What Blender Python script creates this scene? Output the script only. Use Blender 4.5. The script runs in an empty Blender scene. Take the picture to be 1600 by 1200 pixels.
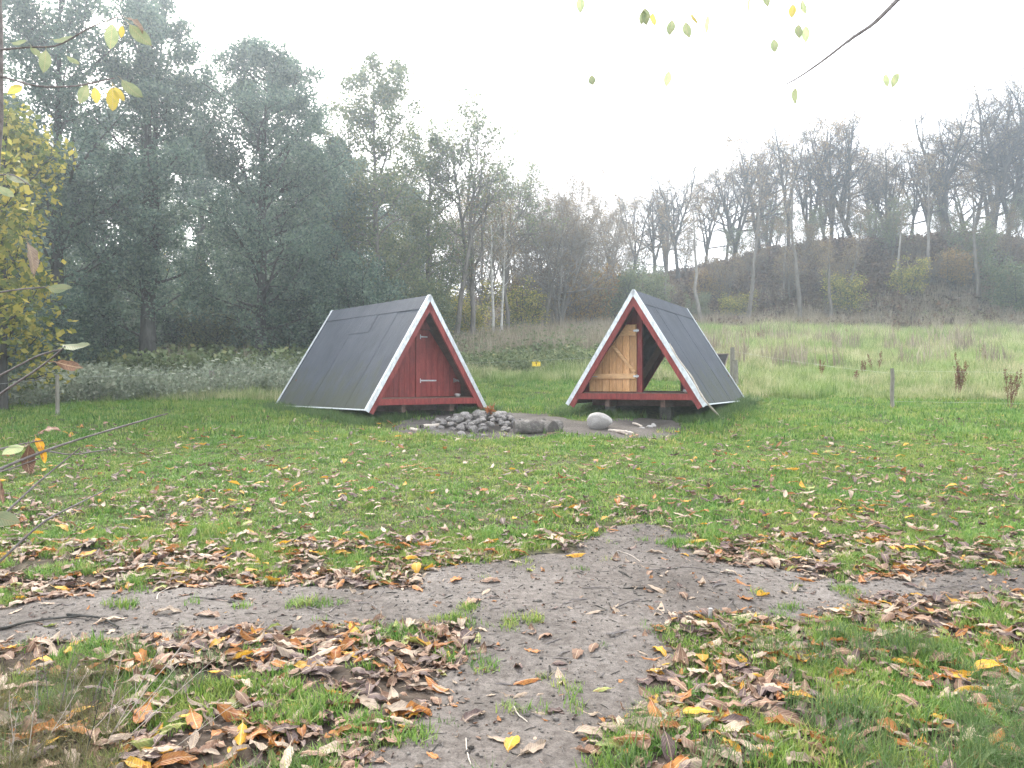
import bpy, math, random
import numpy as np

# ------------------------------------------------------------------ camera, sky, sun, exposure
SC = bpy.context.scene
COL = SC.collection
EYE = 1.4
FPX = 1202.0
R = math.radians
cam_d = bpy.data.cameras.new("camera"); cam = bpy.data.objects.new("camera", cam_d); COL.objects.link(cam)
cam.location = (0, 0, EYE); cam.rotation_euler = (R(90), 0, 0)
cam_d.sensor_width = 36; cam_d.lens = FPX / 1600 * 36; cam_d.clip_start = 0.05; cam_d.clip_end = 2000
SC.camera = cam
SUN_EL, SUN_AZ = R(40), R(-24)          # in front of the camera, a little to the left (azimuth from +Y towards +X)
w = bpy.data.worlds.new("World"); SC.world = w; w.use_nodes = True
wn, wl = w.node_tree.nodes, w.node_tree.links
bg = wn["Background"]
sky = wn.new("ShaderNodeTexSky"); sky.sky_type = 'NISHITA'; sky.sun_disc = False
sky.sun_elevation = SUN_EL; sky.sun_rotation = SUN_AZ; sky.dust_density = 7; sky.air_density = 1.0; sky.ozone_density = 1.0
mx = wn.new("ShaderNodeMix"); mx.data_type = 'RGBA'; mx.inputs[0].default_value = 0.72   # an even cloud veil over the sky
mx.inputs[7].default_value = (9.3, 9.5, 9.8, 1)
wl.new(sky.outputs[0], mx.inputs[6]); wl.new(mx.outputs[2], bg.inputs[0]); bg.inputs[1].default_value = 0.15
sun_d = bpy.data.lights.new("sun", 'SUN'); sun_d.energy = 2.4; sun_d.angle = R(12); sun_d.color = (1, .95, .87)
sun = bpy.data.objects.new("sun", sun_d); COL.objects.link(sun)
sun.rotation_euler = (R(90) - SUN_EL, 0, R(180) - SUN_AZ); sun.location = (0, 0, 40)
SC.view_settings.view_transform = 'Standard'; SC.view_settings.look = 'None'; SC.view_settings.gamma = 1
SC.view_settings.exposure = 1.4
SC.view_settings.use_curve_mapping = False
cy = SC.cycles
cy.use_denoising = True; cy.max_bounces = 7; cy.diffuse_bounces = 3; cy.glossy_bounces = 2; cy.transmission_bounces = 4
cy.transparent_max_bounces = 4; cy.volume_bounces = 1; cy.use_adaptive_sampling = True; cy.adaptive_threshold = 0.03
cy.caustics_reflective = False; cy.caustics_refractive = False

RNG = np.random.default_rng(7)
random.seed(7)

# ------------------------------------------------------------------ helpers
def mesh_np(name, V, faces, mats, smooth=False, midx=None):
    """V (n,3); faces: list of int arrays (k,3) or (k,4)"""
    me = bpy.data.meshes.new(name)
    V = np.asarray(V, np.float32)
    me.vertices.add(len(V)); me.vertices.foreach_set("co", V.ravel())
    fs = [np.asarray(f, np.int32) for f in faces if len(f)]
    loops = np.concatenate([f.ravel() for f in fs])
    cnt = np.concatenate([np.full(len(f), f.shape[1], np.int32) for f in fs])
    st = np.concatenate([[0], np.cumsum(cnt)[:-1]]).astype(np.int32)
    me.loops.add(len(loops)); me.loops.foreach_set("vertex_index", loops)
    me.polygons.add(len(cnt)); me.polygons.foreach_set("loop_start", st)
    try: me.polygons.foreach_set("loop_total", cnt)
    except Exception: pass
    me.polygons.foreach_set("use_smooth", np.full(len(cnt), bool(smooth)))
    if midx is not None: me.polygons.foreach_set("material_index", np.asarray(midx, np.int32))
    for m in (mats if isinstance(mats, (list, tuple)) else [mats]): me.materials.append(m)
    me.update(calc_edges=True); me.validate()
    return me

def link(name, me, parent=None, loc=None, rot=None):
    o = bpy.data.objects.new(name, me); COL.objects.link(o)
    if parent: o.parent = parent
    if loc is not None: o.location = loc
    if rot is not None: o.rotation_euler = rot
    return o

def tag(o, label=None, cat=None, group=None, kind=None):
    if label: o["label"] = label
    if cat: o["category"] = cat
    if group: o["group"] = group
    if kind: o["kind"] = kind
    return o

def empty(name, loc, rz=0):
    o = link(name, None, loc=loc, rot=(0, 0, rz)); o.empty_display_size = .2
    return o

class MB:
    def __init__(s): s.v = []; s.f4 = []; s.f3 = []; s.n = 0
    def add(s, V, q=(), t=()):
        V = np.asarray(V, float); s.v.append(V)
        if len(q): s.f4.append(np.asarray(q) + s.n)
        if len(t): s.f3.append(np.asarray(t) + s.n)
        s.n += len(V)
    def prism(s, poly, a, b):
        """poly: list of 2D->3D base points (k,3); extruded from offset a to b (3-vectors)"""
        P = np.asarray(poly, float); k = len(P)
        V = np.vstack([P + np.asarray(a, float), P + np.asarray(b, float)])
        q = [[i, (i + 1) % k, (i + 1) % k + k, i + k] for i in range(k)]
        t = []
        for i in range(1, k - 1): t += [[0, i + 1, i], [k, k + i, k + i + 1]]
        s.add(V, q, t)
    def box(s, x0, x1, y0, y1, z0, z1):
        s.prism([(x0, y0, z0), (x1, y0, z0), (x1, y1, z0), (x0, y1, z0)], (0, 0, 0), (0, 0, z1 - z0))
    def tube(s, pts, rad, sides=6, cap=True):
        P = np.asarray(pts, float)[None]; Rr = np.asarray(rad, float)[None]
        if Rr.ndim < 2 or Rr.shape[1] != P.shape[1]: Rr = np.full((1, P.shape[1]), float(np.ravel(rad)[0]))
        V, F = tubes(P, Rr, sides); m = P.shape[1]
        t = []
        if cap:
            for i in range(1, sides - 1):
                t += [[0, i, i + 1], [(m - 1) * sides, (m - 1) * sides + i + 1, (m - 1) * sides + i]]
        s.add(V, F, t)
    def mesh(s, name, mats, smooth=False, bevel=0):
        fs = []
        if s.f4: fs.append(np.vstack(s.f4))
        if s.f3: fs.append(np.vstack(s.f3))
        return mesh_np(name, np.vstack(s.v), fs, mats, smooth)
    def build(s, name, mats, parent=None, smooth=False, loc=None, rot=None):
        return link(name, s.mesh(name, mats, smooth), parent, loc, rot)

def tubes(P, Rr, S):
    """P (N,m,3), Rr (N,m) -> V, quads"""
    N, m, _ = P.shape
    T = np.gradient(P, axis=1); T /= np.linalg.norm(T, axis=2, keepdims=True) + 1e-9
    D = P[:, -1] - P[:, 0]; D /= np.linalg.norm(D, axis=1, keepdims=True) + 1e-9
    ref = np.where(np.abs(D[:, 2:3]) > .8, np.array([[1., 0, 0]]), np.array([[0, 0, 1.]]))
    A = np.cross(T, ref[:, None, :]); A /= np.linalg.norm(A, axis=2, keepdims=True) + 1e-9
    B = np.cross(T, A)
    th = np.arange(S) * 2 * np.pi / S
    V = P[:, :, None, :] + Rr[:, :, None, None] * (A[:, :, None, :] * np.cos(th)[None, None, :, None] + B[:, :, None, :] * np.sin(th)[None, None, :, None])
    V = V.reshape(-1, 3)
    i = np.arange(N)[:, None, None] * m * S + np.arange(m - 1)[None, :, None] * S
    k = np.arange(S)[None, None, :]; k2 = (k + 1) % S
    F = np.stack([i + k, i + k2, i + S + k2, i + S + k], -1).reshape(-1, 4)
    return V, F

def _hash(ix, iy, seed):
    h = (ix * 374761393 + iy * 668265263 + seed * 1442695041) & 0xffffffff
    h = ((h ^ (h >> 13)) * 1274126177) & 0xffffffff
    return ((h ^ (h >> 16)) & 0xffff) / 65535.0

def vnoise(x, y, s, seed=0):
    x = np.asarray(x, float) / s; y = np.asarray(y, float) / s
    ix = np.floor(x).astype(np.int64); iy = np.floor(y).astype(np.int64); fx = x - ix; fy = y - iy
    fx = fx * fx * (3 - 2 * fx); fy = fy * fy * (3 - 2 * fy)
    a = _hash(ix, iy, seed); b = _hash(ix + 1, iy, seed); c = _hash(ix, iy + 1, seed); d = _hash(ix + 1, iy + 1, seed)
    return (a * (1 - fx) + b * fx) * (1 - fy) + (c * (1 - fx) + d * fx) * fy

def fbm(x, y, s, seed=0, o=3):
    t = 0; a = .5; n = 0
    for i in range(o): t = t + a * vnoise(x, y, s / 2 ** i, seed + i); n += a; a *= .5
    return t / n

def sstep(a, b, x):
    t = np.clip((np.asarray(x, float) - a) / (b - a), 0, 1); return t * t * (3 - 2 * t)

# ------------------------------------------------------------------ terrain
def ground(x, y, micro=True):
    x = np.asarray(x, float); y = np.asarray(y, float)
    zr = np.interp(y, [-80, 0, 3.5, 6, 10, 14, 18, 30, 50, 58, 120, 400], [-1, 0, 0, .12, .43, .77, 1.1, 2.5, 4.95, 5.6, 8, 12])
    zl = np.interp(y, [-80, 0, 3.5, 6, 10, 14, 18, 25, 50, 120, 400], [-1, 0, 0, .12, .43, .77, 1.05, 1.62, 3.6, 7, 12])
    s = sstep(-.35, .12, x / np.maximum(y, 4))
    z = zl * (1 - s) + zr * s
    crest = np.interp(x, [-60, -20, 0, 6.7, 15.5, 25, 41, 80, 200], [6, 6.5, 8.0, 8.9, 10.5, 12.2, 12.4, 12.6, 12.6])
    foot = 48.5 + 1.5 * np.sin(x * .16)
    b = sstep(0, 1, (y - foot) / 13.5)
    zt = crest + .35 * (fbm(x, y, 7, 5) - .5) * 4 * b
    z = np.where(y > 30, z * (1 - b) + np.maximum(zt, z) * b, z)
    if micro:
        z = z + (fbm(x, y, 1.3, 11) - .5) * .07 * np.clip(y / 3, .3, 1) + (fbm(x, y, .3, 17, 2) - .5) * .025
    return z

def ray(px, py, d):
    """the point at depth d that stands at photo position (px,py)"""
    return np.array([(px - 800) * d / FPX, d, EYE - (py - 600) * d / FPX])

def onground(px, py):
    """the ground point seen at photo position"""
    ds = np.linspace(2, 80, 4000)
    z = EYE - (py - 600) * ds / FPX
    g = ground((px - 800) * ds / FPX, ds, False)
    k = np.argmax(z <= g)
    if z[k] > g[k]: k = len(ds) - 1
    d = ds[k]; x = (px - 800) * d / FPX
    return np.array([x, d, float(ground(x, d))])

def at(px, d):
    x = (px - 800) * d / FPX
    return np.array([x, d, float(ground(x, d))])

# ------------------------------------------------------------------ materials
def base_mat(name, rough=.8, spec=.25):
    m = bpy.data.materials.new(name); m.use_nodes = True
    n, l = m.node_tree.nodes, m.node_tree.links
    p = n["Principled BSDF"]; p.inputs["Roughness"].default_value = rough
    p.inputs["Specular IOR Level"].default_value = spec
    return m, n, l, p

def ramp(n, l, fac, cols, pos=None):
    r = n.new("ShaderNodeValToRGB"); e = r.color_ramp.elements
    k = len(cols); pos = pos or [i / (k - 1) for i in range(k)]
    while len(e) < k: e.new(.5)
    for i in range(k): e[i].position = pos[i]; e[i].color = (*cols[i], 1)
    l.new(fac, r.inputs[0]); return r

def coords(n, kind="Object", scale=(1, 1, 1), l=None):
    t = n.new("ShaderNodeTexCoord"); mp = n.new("ShaderNodeMapping"); mp.inputs["Scale"].default_value = scale
    l.new(t.outputs[kind], mp.inputs["Vector"]); return mp.outputs[0]

def noise(n, l, vec, scale, detail=4, rough=.6):
    t = n.new("ShaderNodeTexNoise"); t.inputs["Scale"].default_value = scale; t.inputs["Detail"].default_value = detail
    t.inputs["Roughness"].default_value = rough
    if vec is not None: l.new(vec, t.inputs["Vector"])
    return t.outputs["Fac"]

def mth(n, l, op, a, b):
    t = n.new("ShaderNodeMath"); t.operation = op
    for i, v in enumerate((a, b)):
        if isinstance(v, (int, float)): t.inputs[i].default_value = v
        else: l.new(v, t.inputs[i])
    return t.outputs[0]

def mixc(n, l, fac, a, b, blend='MIX'):
    t = n.new("ShaderNodeMix"); t.data_type = 'RGBA'; t.blend_type = blend
    for i, v in ((0, fac), (6, a), (7, b)):
        if isinstance(v, (int, float)): t.inputs[i].default_value = v
        elif isinstance(v, tuple): t.inputs[i].default_value = (*v, 1)
        else: l.new(v, t.inputs[i])
    return t.outputs[2]

def bump(n, l, p, h, strength=.4, dist=.02):
    b = n.new("ShaderNodeBump"); b.inputs["Strength"].default_value = strength; b.inputs["Distance"].default_value = dist
    l.new(h, b.inputs["Height"]); l.new(b.outputs[0], p.inputs["Normal"])

def noisy(name, cols, scale=6, rough=.8, spec=.25, stretch=(1, 1, 1), bstr=.3, bdist=.01, detail=6, fine=None, rnd=0.0):
    """procedural colour from noise; stretch gives grain; fine multiplies by a finer noise; rnd varies each object"""
    m, n, l, p = base_mat(name, rough, spec)
    v = coords(n, "Object", stretch, l)
    if rnd:
        oi = n.new("ShaderNodeObjectInfo"); va = n.new("ShaderNodeVectorMath"); va.operation = 'ADD'
        cx = n.new("ShaderNodeCombineXYZ"); s = mth(n, l, 'MULTIPLY', oi.outputs["Random"], 37.0)
        for i in range(3): l.new(s, cx.inputs[i])
        l.new(v, va.inputs[0]); l.new(cx.outputs[0], va.inputs[1]); v = va.outputs[0]
    f = noise(n, l, v, scale, detail)
    c = ramp(n, l, f, cols, [.28 + .44 * i / (len(cols) - 1) for i in range(len(cols))]).outputs[0]
    f2 = noise(n, l, v, fine or scale * 7, 3)
    c = mixc(n, l, 1.0, c, ramp(n, l, f2, [(.72, .72, .72), (1.2, 1.2, 1.2)], [.3, .7]).outputs[0], 'MULTIPLY')
    if rnd:
        k = mth(n, l, 'ADD', mth(n, l, 'MULTIPLY', oi.outputs["Random"], 2 * rnd), 1 - rnd)
        hs = n.new("ShaderNodeHueSaturation"); l.new(c, hs.inputs["Color"]); l.new(k, hs.inputs["Value"]); c = hs.outputs[0]
    l.new(c, p.inputs["Base Color"])
    bump(n, l, p, f2, bstr, bdist)
    return m

def leafy(name, cols, trans=.45, rough=.6, pos=None, obj=.5, world_noise=None):
    """leaf or blade: random colour per leaf, light shining through"""
    m = bpy.data.materials.new(name); m.use_nodes = True
    n, l = m.node_tree.nodes, m.node_tree.links
    p = n["Principled BSDF"]; p.inputs["Roughness"].default_value = rough; p.inputs["Specular IOR Level"].default_value = .25
    g = n.new("ShaderNodeNewGeometry"); oi = n.new("ShaderNodeObjectInfo")
    f = mth(n, l, 'ADD', mth(n, l, 'MULTIPLY', g.outputs["Random Per Island"], 1 - obj), mth(n, l, 'MULTIPLY', oi.outputs["Random"], obj))
    c = ramp(n, l, f, cols, pos).outputs[0]
    if world_noise:
        wv = g.outputs["Position"]
        f2 = noise(n, l, wv, world_noise[0], 3)
        r2 = ramp(n, l, f2, [(0, 0, 0), (1, 1, 1)], [.38, .62]).outputs[0]
        c = mixc(n, l, r2, c, mixc(n, l, 1.0, c, world_noise[1], 'MULTIPLY'))
    l.new(c, p.inputs["Base Color"])
    tr = n.new("ShaderNodeBsdfTranslucent"); l.new(c, tr.inputs["Color"])
    ms = n.new("ShaderNodeMixShader"); ms.inputs[0].default_value = trans
    l.new(p.outputs[0], ms.inputs[1]); l.new(tr.outputs[0], ms.inputs[2]); l.new(ms.outputs[0], n["Material Output"].inputs["Surface"])
    return m

def ground_mat():
    m, n, l, p = base_mat("meadow_soil", .95, .1)
    v = coords(n, "Object", (1, 1, 1), l)
    f = noise(n, l, v, .9, 6); f2 = noise(n, l, v, 14, 5)
    near = ramp(n, l, f2, [(.035, .036, .016), (.065, .08, .026), (.14, .14, .06)], [.3, .52, .78]).outputs[0]
    # woodland floor on the bank and under the trees: leaf litter browns
    lit = ramp(n, l, f2, [(.03, .021, .017), (.08, .05, .035), (.16, .10, .065)], [.3, .52, .75]).outputs[0]
    sx = n.new("ShaderNodeSeparateXYZ"); l.new(v, sx.inputs[0])
    wob = mth(n, l, 'MULTIPLY', mth(n, l, 'SUBTRACT', f, .5), 8.0)
    yy = mth(n, l, 'ADD', sx.outputs[1], wob)
    far = n.new("ShaderNodeMapRange"); l.new(yy, far.inputs[0]); far.inputs[1].default_value = 45; far.inputs[2].default_value = 49
    lx = mth(n, l, 'ADD', mth(n, l, 'MULTIPLY', sx.outputs[0], -1.0), mth(n, l, 'MULTIPLY', wob, .4))
    le = mth(n, l, 'SUBTRACT', yy, mth(n, l, 'SUBTRACT', 21.0, 0.0))
    a = n.new("ShaderNodeMapRange"); l.new(le, a.inputs[0]); a.inputs[1].default_value = -1; a.inputs[2].default_value = 2
    b = n.new("ShaderNodeMapRange"); l.new(lx, b.inputs[0]); b.inputs[1].default_value = -1; b.inputs[2].default_value = 3
    wood = mth(n, l, 'MAXIMUM', far.outputs[0], mth(n, l, 'MULTIPLY', a.outputs[0], b.outputs[0]))
    bedm = n.new("ShaderNodeMapRange"); l.new(mth(n, l, 'ADD', sx.outputs[1], mth(n, l, 'MULTIPLY', mth(n, l, 'SUBTRACT', noise(n, l, v, 2.2, 4), .5), 5.0)), bedm.inputs[0])
    bedm.inputs[1].default_value = 7.6; bedm.inputs[2].default_value = 5.2
    rot = ramp(n, l, f2, [(.028, .022, .018), (.06, .046, .036), (.11, .088, .07)], [.3, .52, .75]).outputs[0]
    near = mixc(n, l, bedm.outputs[0], near, rot)
    l.new(mixc(n, l, wood, near, lit), p.inputs["Base Color"])
    bump(n, l, p, f2, .6, .03)
    return m

def path_mat(name='trodden_earth', k=1.0):
    m, n, l, p = base_mat(name, .93, .15)
    v = coords(n, "Object", (1, 1, 1), l)
    f = noise(n, l, v, 1.3, 5); f2 = noise(n, l, v, 22, 8, .7); f3 = noise(n, l, v, 110, 4, .7)
    c = ramp(n, l, f, [(.112 * k, .100 * k, .091 * k), (.158 * k, .142 * k, .130 * k), (.208 * k, .188 * k, .173 * k)], [.3, .5, .7]).outputs[0]
    c = mixc(n, l, 1.0, c, ramp(n, l, f2, [(.55, .53, .52), (1.1, 1.1, 1.1)], [.34, .6]).outputs[0], 'MULTIPLY')
    c = mixc(n, l, 1.0, c, ramp(n, l, f3, [(.5, .5, .5), (1.0, 1.0, 1.0), (1.35, 1.33, 1.3)], [.3, .48, .72]).outputs[0], 'MULTIPLY')
    l.new(c, p.inputs["Base Color"])
    damp = ramp(n, l, noise(n, l, v, .75, 3), [(.82, .80, .79), (1.05, 1.05, 1.05)], [.38, .58]).outputs[0]
    l.new(mixc(n, l, 1.0, c, damp, 'MULTIPLY'), p.inputs["Base Color"])
    h = mth(n, l, 'ADD', f2, mth(n, l, 'MULTIPLY', f3, .5))
    bump(n, l, p, h, .55, .016)
    return m

M = {}
M['ground'] = ground_mat(); M['path'] = path_mat(k=.82); M['pit'] = path_mat('ashy_earth', .62)
M['grass'] = leafy('lawn_grass', [(.024, .075, .014), (.068, .17, .028), (.14, .27, .052), (.25, .35, .10), (.44, .38, .23)], .45, .5, [0, .3, .6, .88, 1], .65, (1.1, (1.3, 1.03, 1.0)))
M['longgrass'] = leafy('fresh_long_grass', [(.05, .11, .035), (.09, .16, .05), (.15, .21, .07), (.3, .28, .13)], .4, .5, [0, .4, .85, 1], .35)
M['meadow'] = leafy('pale_meadow_grass', [(.10, .15, .05), (.24, .28, .11), (.40, .38, .22), (.56, .50, .36)], .4, .7, None, .75, (.30, (.66, .90, .55)))
M['dryweed'] = leafy('dry_weed', [(.15, .125, .09), (.25, .215, .155), (.38, .34, .26)], .3, .8, None, .6)
M['bramble'] = leafy('bramble_leaf', [(.05, .085, .032), (.11, .15, .06), (.20, .23, .11), (.34, .29, .10)], .35, .6, [0, .4, .85, 1], .4)
M['nettle'] = leafy('nettle_leaf', [(.12, .155, .10), (.22, .255, .175), (.38, .39, .30)], .35, .6, None, .4)
M['alder'] = leafy('dark_green_leaf', [(.055, .098, .078), (.11, .172, .125), (.20, .27, .185)], .5, .5, None, .12)
M['olive'] = leafy('olive_leaf', [(.07, .11, .065), (.13, .17, .09), (.24, .24, .10)], .5, .55, None, .12)
M['maple'] = leafy('yellow_maple_leaf', [(.06, .105, .03), (.16, .19, .045), (.36, .33, .07), (.56, .45, .09)], .55, .5, None, .1)
M['russet'] = leafy('russet_leaf', [(.14, .085, .04), (.28, .18, .06), (.36, .25, .08)], .4, .6, None, .2)
M['buff'] = leafy('buff_leaf', [(.11, .085, .05), (.20, .15, .08), (.28, .20, .09)], .4, .6, None, .2)
M['bark'] = noisy('dark_bark', [(.032, .031, .029), (.062, .06, .055), (.10, .097, .09)], 5, .95, .1, (1, 1, .25), .6, .03)
M['greybark'] = noisy('grey_bark', [(.07, .062, .055), (.13, .12, .105), (.19, .175, .155)], 4, .95, .1, (1, 1, .3), .5, .03)
M['palebark'] = noisy('pale_birch_bark', [(.22, .21, .19), (.40, .39, .36), (.5, .49, .46)], 3, .85, .15, (1, 1, 2.5), .4, .02)
M['slopebark'] = noisy('lichened_bark', [(.12, .11, .10), (.21, .195, .175), (.29, .275, .25)], 3, .95, .1, (1, 1, .3), .5, .03)
M['twig'] = noisy('twig_bark', [(.09, .08, .075), (.17, .15, .14), (.24, .22, .21)], 30, .8, .2, (1, 1, 1), .4, .003)

def felt_mat():
    m, n, l, p = base_mat("roofing_felt", .72, .4)
    v = coords(n, "Object", (1, 1, 1), l)
    f = noise(n, l, v, 1.6, 6); f2 = noise(n, l, v, 160, 3, .8)
    c = ramp(n, l, f, [(.024, .030, .042), (.036, .044, .060), (.046, .054, .072)], [.3, .5, .72]).outputs[0]
    c = mixc(n, l, 1.0, c, ramp(n, l, f2, [(.6, .6, .6), (1.5, 1.5, 1.5)], [.3, .7]).outputs[0], 'MULTIPLY')
    # mossy dirt that creeps up from the foot
    sx = n.new("ShaderNodeSeparateXYZ"); l.new(v, sx.inputs[0])
    st = coords(n, "Object", (2.5, 2.5, .35), l)
    h = mth(n, l, 'ADD', sx.outputs[2], mth(n, l, 'MULTIPLY', mth(n, l, 'SUBTRACT', noise(n, l, st, 1.4, 5), .5), -2.6))
    a = n.new("ShaderNodeMapRange"); l.new(h, a.inputs[0]); a.inputs[1].default_value = .85; a.inputs[2].default_value = .05
    c = mixc(n, l, mth(n, l, 'MULTIPLY', a.outputs[0], .8), c, (.036, .042, .024))
    l.new(c, p.inputs["Base Color"]); bump(n, l, p, mth(n, l, 'ADD', mth(n, l, 'MULTIPLY', f2, .12), noise(n, l, coords(n, 'Object', (1, 2.2, .5), l), 2.6, 4)), .55, .03)
    return m
M['felt'] = felt_mat()
M['red'] = noisy('red_paint', [(.13, .024, .023), (.20, .033, .030), (.27, .058, .048)], 5, .6, .3, (3, 3, .5), .25, .004, rnd=.12)
M['reddark'] = noisy('red_stained_wood', [(.13, .024, .022), (.17, .03, .027), (.20, .04, .034)], 3, .75, .2, (3, 3, .5), .25, .004, rnd=.1)
M['inner'] = noisy('brown_stained_board', [(.07, .035, .028), (.10, .05, .04), (.13, .07, .055)], 3, .85, .2, (3, 1, 3), .25, .004)
M['pine'] = noisy('bare_pine', [(.40, .205, .085), (.48, .265, .12), (.55, .33, .165)], 4, .65, .3, (5, 5, .6), .3, .003, fine=22, rnd=.22)
M['pinebat'] = noisy('pine_batten', [(.46, .26, .12), (.55, .33, .165), (.62, .40, .22)], 4, .65, .3, (.6, 5, 5), .3, .003, fine=22)
M['greywood'] = noisy('weathered_wood', [(.16, .13, .11), (.25, .21, .18), (.33, .29, .25)], 6, .9, .15, (1, 1, .2), .5, .006, rnd=.1)
M['oldbeam'] = noisy('brown_beam', [(.08, .05, .04), (.12, .08, .064), (.17, .12, .095)], 6, .9, .15, (2, .3, 2), .5, .005)
M['zinc'] = noisy('zinc_flashing', [(.54, .57, .59), (.58, .61, .63), (.62, .65, .67)], 2.5, .42, .5, (1, 1, .6), .08, .002)
M['steel'] = noisy('galvanised_steel', [(.42, .44, .45), (.55, .57, .58)], 20, .4, .5, (1, 1, 1), .1, .001)
for k in ('zinc', 'steel'):
    M[k].node_tree.nodes["Principled BSDF"].inputs["Metallic"].default_value = .35 if k == 'zinc' else .6
M['stone'] = noisy('field_stone', [(.11, .10, .095), (.20, .185, .175), (.33, .31, .29)], 5, .9, .2, (1, 1, 1), .6, .012, rnd=.28)
M['palestone'] = noisy('pale_granite', [(.26, .24, .23), (.35, .33, .315), (.43, .41, .395)], 4, .9, .2, (1, 1, 2), .5, .01, fine=60)
M['concrete'] = noisy('concrete_block', [(.045, .045, .04), (.08, .078, .07)], 6, .95, .1, (1, 1, 1), .5, .006)
M['ash'] = noisy('charred_wood', [(.02, .018, .017), (.05, .045, .04), (.16, .15, .14)], 7, .95, .1, (1, 1, 1), .6, .01)
M['log'] = noisy('grey_log_bark', [(.06, .053, .048), (.13, .118, .108), (.28, .26, .235)], 6, .95, .1, (1, 1, 1), .8, .02)
M['logend'] = noisy('sawn_log_end', [(.05, .045, .042), (.085, .075, .07), (.12, .11, .10)], 9, .9, .15, (1, 1, 1), .4, .004)
M['drift'] = noisy('bleached_wood', [(.38, .33, .28), (.52, .46, .40)], 8, .85, .2, (1, 1, 1), .4, .004)
M['rust'] = leafy('rust_seed', [(.09, .04, .025), (.15, .07, .04), (.22, .11, .06)], .2, .8, None, .3)
M['signyellow'] = noisy('yellow_plastic', [(.72, .50, .03), (.80, .58, .05)], 4, .5, .4, (1, 1, 1), .05, .001)
M['black'] = noisy('black_print', [(.02, .02, .02), (.035, .033, .03)], 6, .5, .4, (1, 1, 1), .1, .001)
M['wire'] = noisy('fence_wire', [(.40, .42, .42), (.55, .57, .57)], 9, .4, .5, (1, 1, 1), .1, .001)

# ------------------------------------------------------------------ ground sheet, path, bare patch
def axis(parts):
    a = []
    for s, e, st in parts: a.append(np.arange(s, e, st))
    return np.concatenate(a + [[parts[-1][1]]])
XS = axis([(-260, -100, 20), (-100, -40, 3), (-40, -12, .7), (-12, -8, .15), (-8, 8, .07), (8, 12, .15), (12, 40, .7), (40, 100, 3), (100, 260, 20)])
YS = axis([(-80, -8, 8), (-8, 1, .6), (1, 16, .07), (16, 20, .15), (20, 46, .5), (46, 66, .5), (66, 110, 2), (110, 400, 25)])
GX, GY = np.meshgrid(XS, YS)
GZ = ground(GX, GY)
nx, ny = len(XS), len(YS)
idx = np.arange(nx * ny).reshape(ny, nx)
quads = np.stack([idx[:-1, :-1], idx[:-1, 1:], idx[1:, 1:], idx[1:, :-1]], -1).reshape(-1, 4)
g_o = link('ground', mesh_np('ground', np.stack([GX, GY, GZ], -1).reshape(-1, 3), [quads], M['ground'], True))
tag(g_o, 'meadow ground rising to a wooded bank', kind='structure')

def polydist(x, y, poly):
    """signed distance, positive inside"""
    P = np.asarray(poly)[:, :2]; x = np.asarray(x, float); y = np.asarray(y, float)
    dmin = np.full(x.shape, 1e9); ins = np.zeros(x.shape, bool)
    for i in range(len(P)):
        a, b = P[i], P[(i + 1) % len(P)]; ab = b - a
        t = np.clip(((x - a[0]) * ab[0] + (y - a[1]) * ab[1]) / (ab @ ab + 1e-12), 0, 1)
        dmin = np.minimum(dmin, np.hypot(x - a[0] - t * ab[0], y - a[1] - t * ab[1]))
        c = ((a[1] > y) != (b[1] > y)) & (x < (b[0] - a[0]) * (y - a[1]) / (b[1] - a[1] + 1e-12) + a[0])
        ins ^= c
    return np.where(ins, dmin, -dmin)

def groundpoly(pts): return np.array([onground(*p) for p in pts])
PATH = groundpoly([(-260, 922), (-100, 925), (0, 940), (130, 924), (300, 914), (400, 914), (520, 922), (640, 908), (760, 882), (890, 868), (925, 832), (1000, 816),
                   (1060, 828), (1085, 868), (1180, 888), (1260, 898), (1400, 908), (1600, 884), (1800, 872), (1800, 910), (1600, 922), (1450, 940), (1300, 965),
                   (1180, 975), (1045, 992), (1060, 1030), (1060, 1085), (1000, 1118), (935, 1200), (890, 1400), (510, 1400), (590, 1180), (690, 1090), (705, 1040),
                   (700, 996), (560, 980), (400, 986), (250, 996), (130, 1004), (0, 998), (-100, 998), (-260, 998)])
PIT = groundpoly([(598, 668), (630, 655), (690, 648), (760, 645), (880, 650), (915, 655), (1000, 652), (1060, 656), (1085, 668), (1060, 684), (960, 686), (850, 685), (720, 684), (640, 683)])
def path_mask(x, y):
    n_ = (fbm(x, y, .55, 31) - .5) * .5 + (fbm(x, y, .16, 37, 2) - .5) * .16
    return polydist(x, y, PATH) + n_
def pit_mask(x, y):
    n_ = (fbm(x, y, .7, 41) - .5) * .7 + (fbm(x, y, .2, 47, 2) - .5) * .2
    return polydist(x, y, PIT) + n_ * .8
def sheet(name, mask, x0, x1, y0, y1, label):
    i0, i1 = np.searchsorted(XS, [x0, x1]); j0, j1 = np.searchsorted(YS, [y0, y1])
    X, Y, Z = GX[j0:j1, i0:i1], GY[j0:j1, i0:i1], GZ[j0:j1, i0:i1]
    k = mask(X, Y)
    Zp = Z + .012 * np.tanh(k / .05) - .001
    id_ = np.arange(X.size).reshape(X.shape)
    keep = (np.maximum.reduce([k[:-1, :-1], k[:-1, 1:], k[1:, 1:], k[1:, :-1]]) > -.06)
    q = np.stack([id_[:-1, :-1], id_[:-1, 1:], id_[1:, 1:], id_[1:, :-1]], -1)[keep]
    used, inv = np.unique(q, return_inverse=True)
    V = np.stack([X, Y, Zp], -1).reshape(-1, 3)[used]
    o = link(name, mesh_np(name, V, [inv.reshape(-1, 4)], M['path'] if name == 'footpath' else M['pit'], True))
    tag(o, label, kind='structure'); return o
sheet('footpath', path_mask, -8, 8, 1.2, 7.5, 'bare trodden earth footpath crossing the grass')
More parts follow.
